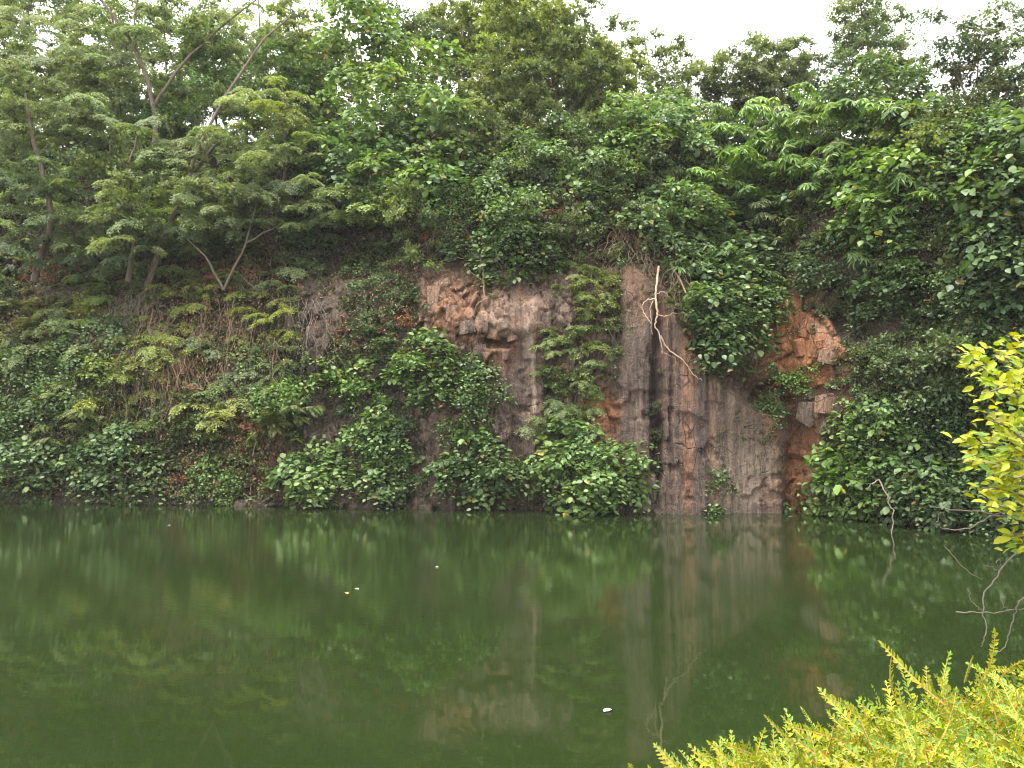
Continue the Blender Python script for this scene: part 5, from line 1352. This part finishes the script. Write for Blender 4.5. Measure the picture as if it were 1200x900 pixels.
# clipped hedge of golden sprigs, lower right
SPV = []
def sprig(seed, np_=14, lf=.15):
    g = np.random.default_rng(seed)
    t = np.linspace(0, 1, np_)
    bend = g.normal(0, .22, 2)
    path = np.stack([t, bend[0] * t ** 2, bend[1] * t ** 2 - .12 * t ** 2], 1)
    T = nrm(np.gradient(path, axis=0)); sd = nrm(np.cross(T, UP)); nn = np.cross(sd, T)
    P, D, N, L = [], [], [], []
    for sg in (-1, 1):
        P.append(path[1:]); D.append(nrm(T[1:] * .8 + sd[1:] * sg * .9 + nn[1:] * .35 + g.normal(0, .26, path[1:].shape))); N.append(nn[1:] - sd[1:] * sg * .4 + g.normal(0, .12, path[1:].shape))
        L.append(lf * np.interp(t[1:], [0, .3, .8, 1], [.7, 1, .9, .6]) * g.uniform(.8, 1.2, np_ - 1))
    P.append(path[-1:]); D.append(T[-1:]); N.append(nn[-1:]); L.append(np.array([.11]))
    L = np.concatenate(L)
    V, F = leaves(np.concatenate(P), np.concatenate(D), np.concatenate(N), L, L * .55, T_OVAL)
    SPV.append((V, F))
    m = mesh_from("sprig", V, F, M['golden_sprig'])
    V2, F2 = tube(path, .017, .007, 4)
    bm = bmesh.new(); bm.from_mesh(m)
    vv = [bm.verts.new(v) for v in V2]
    for f_ in F2:
        fc = bm.faces.new([vv[i] for i in f_]); fc.material_index = 1
    bm.to_mesh(m); bm.free(); m.materials.append(M['sprig_stem'])
    return m
M['sprig_stem'] = bark_mat("sprig_stem", (.35, .20, .06), (.55, .38, .12))
SP = [sprig(300 + s) for s in range(10)]
SPL = [sprig(320 + s, 22, .10) for s in range(5)]
hd = thing("golden_hedge", "clipped yellow green hedge of feathery sprigs at the lower right", "hedge", (1.5, 2.0, .8))
g = np.random.default_rng(99)
def hedge_top(x, y):
    """surface height of the hedge"""
    return 1.62 + .10 * np.clip((x - .6) / .9, -1, 1.2) + .05 * fbm(np.array([x * 3.]), np.array([y * 3.]), 8, 3)[0]
outline = [(740, 945), (800, 930), (850, 908), (900, 896), (950, 874), (1010, 850), (1060, 826), (1120, 818), (1170, 805), (1230, 790)]
ox = [p[0] for p in outline]; oy = [p[1] for p in outline]
n_sp = 0
for k in range(900):
    if n_sp >= 300: break
    px = g.uniform(795, 1240); top = np.interp(px, ox, oy) + 8
    py = top + (945 - top) * g.uniform() ** 1.15
    if py > 950: continue
    fr = (py - top) / 130.0
    Y = 2.45 - .75 * np.clip(fr, 0, 1.2) + g.uniform(-.08, .08)
    P = at(px, py, Y)
    tip = np.array([g.normal(-.3, .7), g.normal(-.25, .5), g.uniform(.05, 1.0)])
    j = g.uniform(.8, 1.2)
    place_leaf(hd, P, tip, np.array([0, -.8, .5]) + g.normal(0, .4, 3), g.uniform(.085, .16), (j * g.uniform(.72, 1.15), j, j * g.uniform(.6, 1.8)), "sprig", random.choice(SP))
    n_sp += 1
n_sp = 0
for (x0, y0, x1, y1) in [(915, 900, 845, 862), (1015, 850, 975, 800), (1065, 835, 1012, 802), (1112, 830, 1040, 776), (990, 870, 915, 842), (1150, 800, 1182, 752), (1130, 800, 1135, 775), (1190, 790, 1160, 772), (1170, 800, 1196, 745), (885, 912, 835, 885), (745, 912, 736, 886), (870, 918, 812, 898), (1090, 815, 1095, 788), (930, 870, 900, 850)]:
    Y = 2.3 + g.uniform(-.1, .1)
    A, B = at(x0, y0, Y), at(x1, y1, Y - .05)
    L_ = np.linalg.norm(B - A)
    j = g.uniform(.9, 1.15)
    place_leaf(hd, A, B - A, np.array([0, -.8, .5]), L_ * 1.05, (j, j, j * .9), "sprig", random.choice(SPL))
# inner mass of the hedge: many more sprigs joined
g = np.random.default_rng(5)
PA = []
for q in range(1500):
    px = g.uniform(790, 1330); top = np.interp(px, ox, oy) + 14
    py = top + g.uniform(0, 1) * (1010 - top)
    Y = 2.47 - .75 * np.clip((py - top) / 130, 0, 1.2) + g.uniform(.0, .22)
    P = at(px, py, Y)
    m = SPV[int(g.integers(len(SPV)))]
    tip = nrm(np.array([g.normal(-.2, .8), g.normal(-.3, .5), g.uniform(-.1, 1.0)])); no = np.array([0, -.7, .6]) + g.normal(0, .4, 3)
    no = nrm(no - tip * no.dot(tip)); sd = np.cross(no, tip)
    Ls = g.uniform(.08, .15)
    PA.append((P + Ls * (m[0][:, :1] * tip + m[0][:, 1:2] * sd + m[0][:, 2:] * no), m[1]))
V, F = join_quads(PA)
o = link("foliage", mesh_from("foliage", V - np.array(hd.location), F, M['golden_sprig']), hd); o['kind'] = 'stuff'; o.color = (.8, .9, 1.0, 1)
for k in range(22):
    x = g.uniform(.5, 2.1)
    a = np.array([x, 2.0 + g.normal(0, .12), .75]); b = np.array([x + g.normal(-.1, .1), 2.05 + g.normal(0, .12), 1.4])
    limb(hd, "stem", [a, (a + b) / 2 + g.normal(0, .03, 3), b], .010, .004, M['sprig_stem'], 5, .004, g)
print("objects", len(bpy.data.objects))

# ------------------------------------------------------------------ thin haze volume, added mostly to stand in for veiling sky glare
bm = bmesh.new(); bmesh.ops.create_cube(bm, size=1.0)
me = bpy.data.meshes.new("haze"); bm.to_mesh(me); bm.free()
hz, hn, hl = new_mat("glare_haze")
ho = hn.new("ShaderNodeOutputMaterial")
hv = nd(hn, "ShaderNodeVolumePrincipled", inp={"Color": (.93, .95, 1.0, 1), "Density": .00028})
hl.new(hv.outputs[0], ho.inputs["Volume"])
me.materials.append(hz)
hb = tag(link("haze", me), "thin pale haze added over pond and cliff for the veiling sky glare", None, None, "stuff")
hb.scale = (260, 800, 30); hb.location = (0, 0, 12.2)
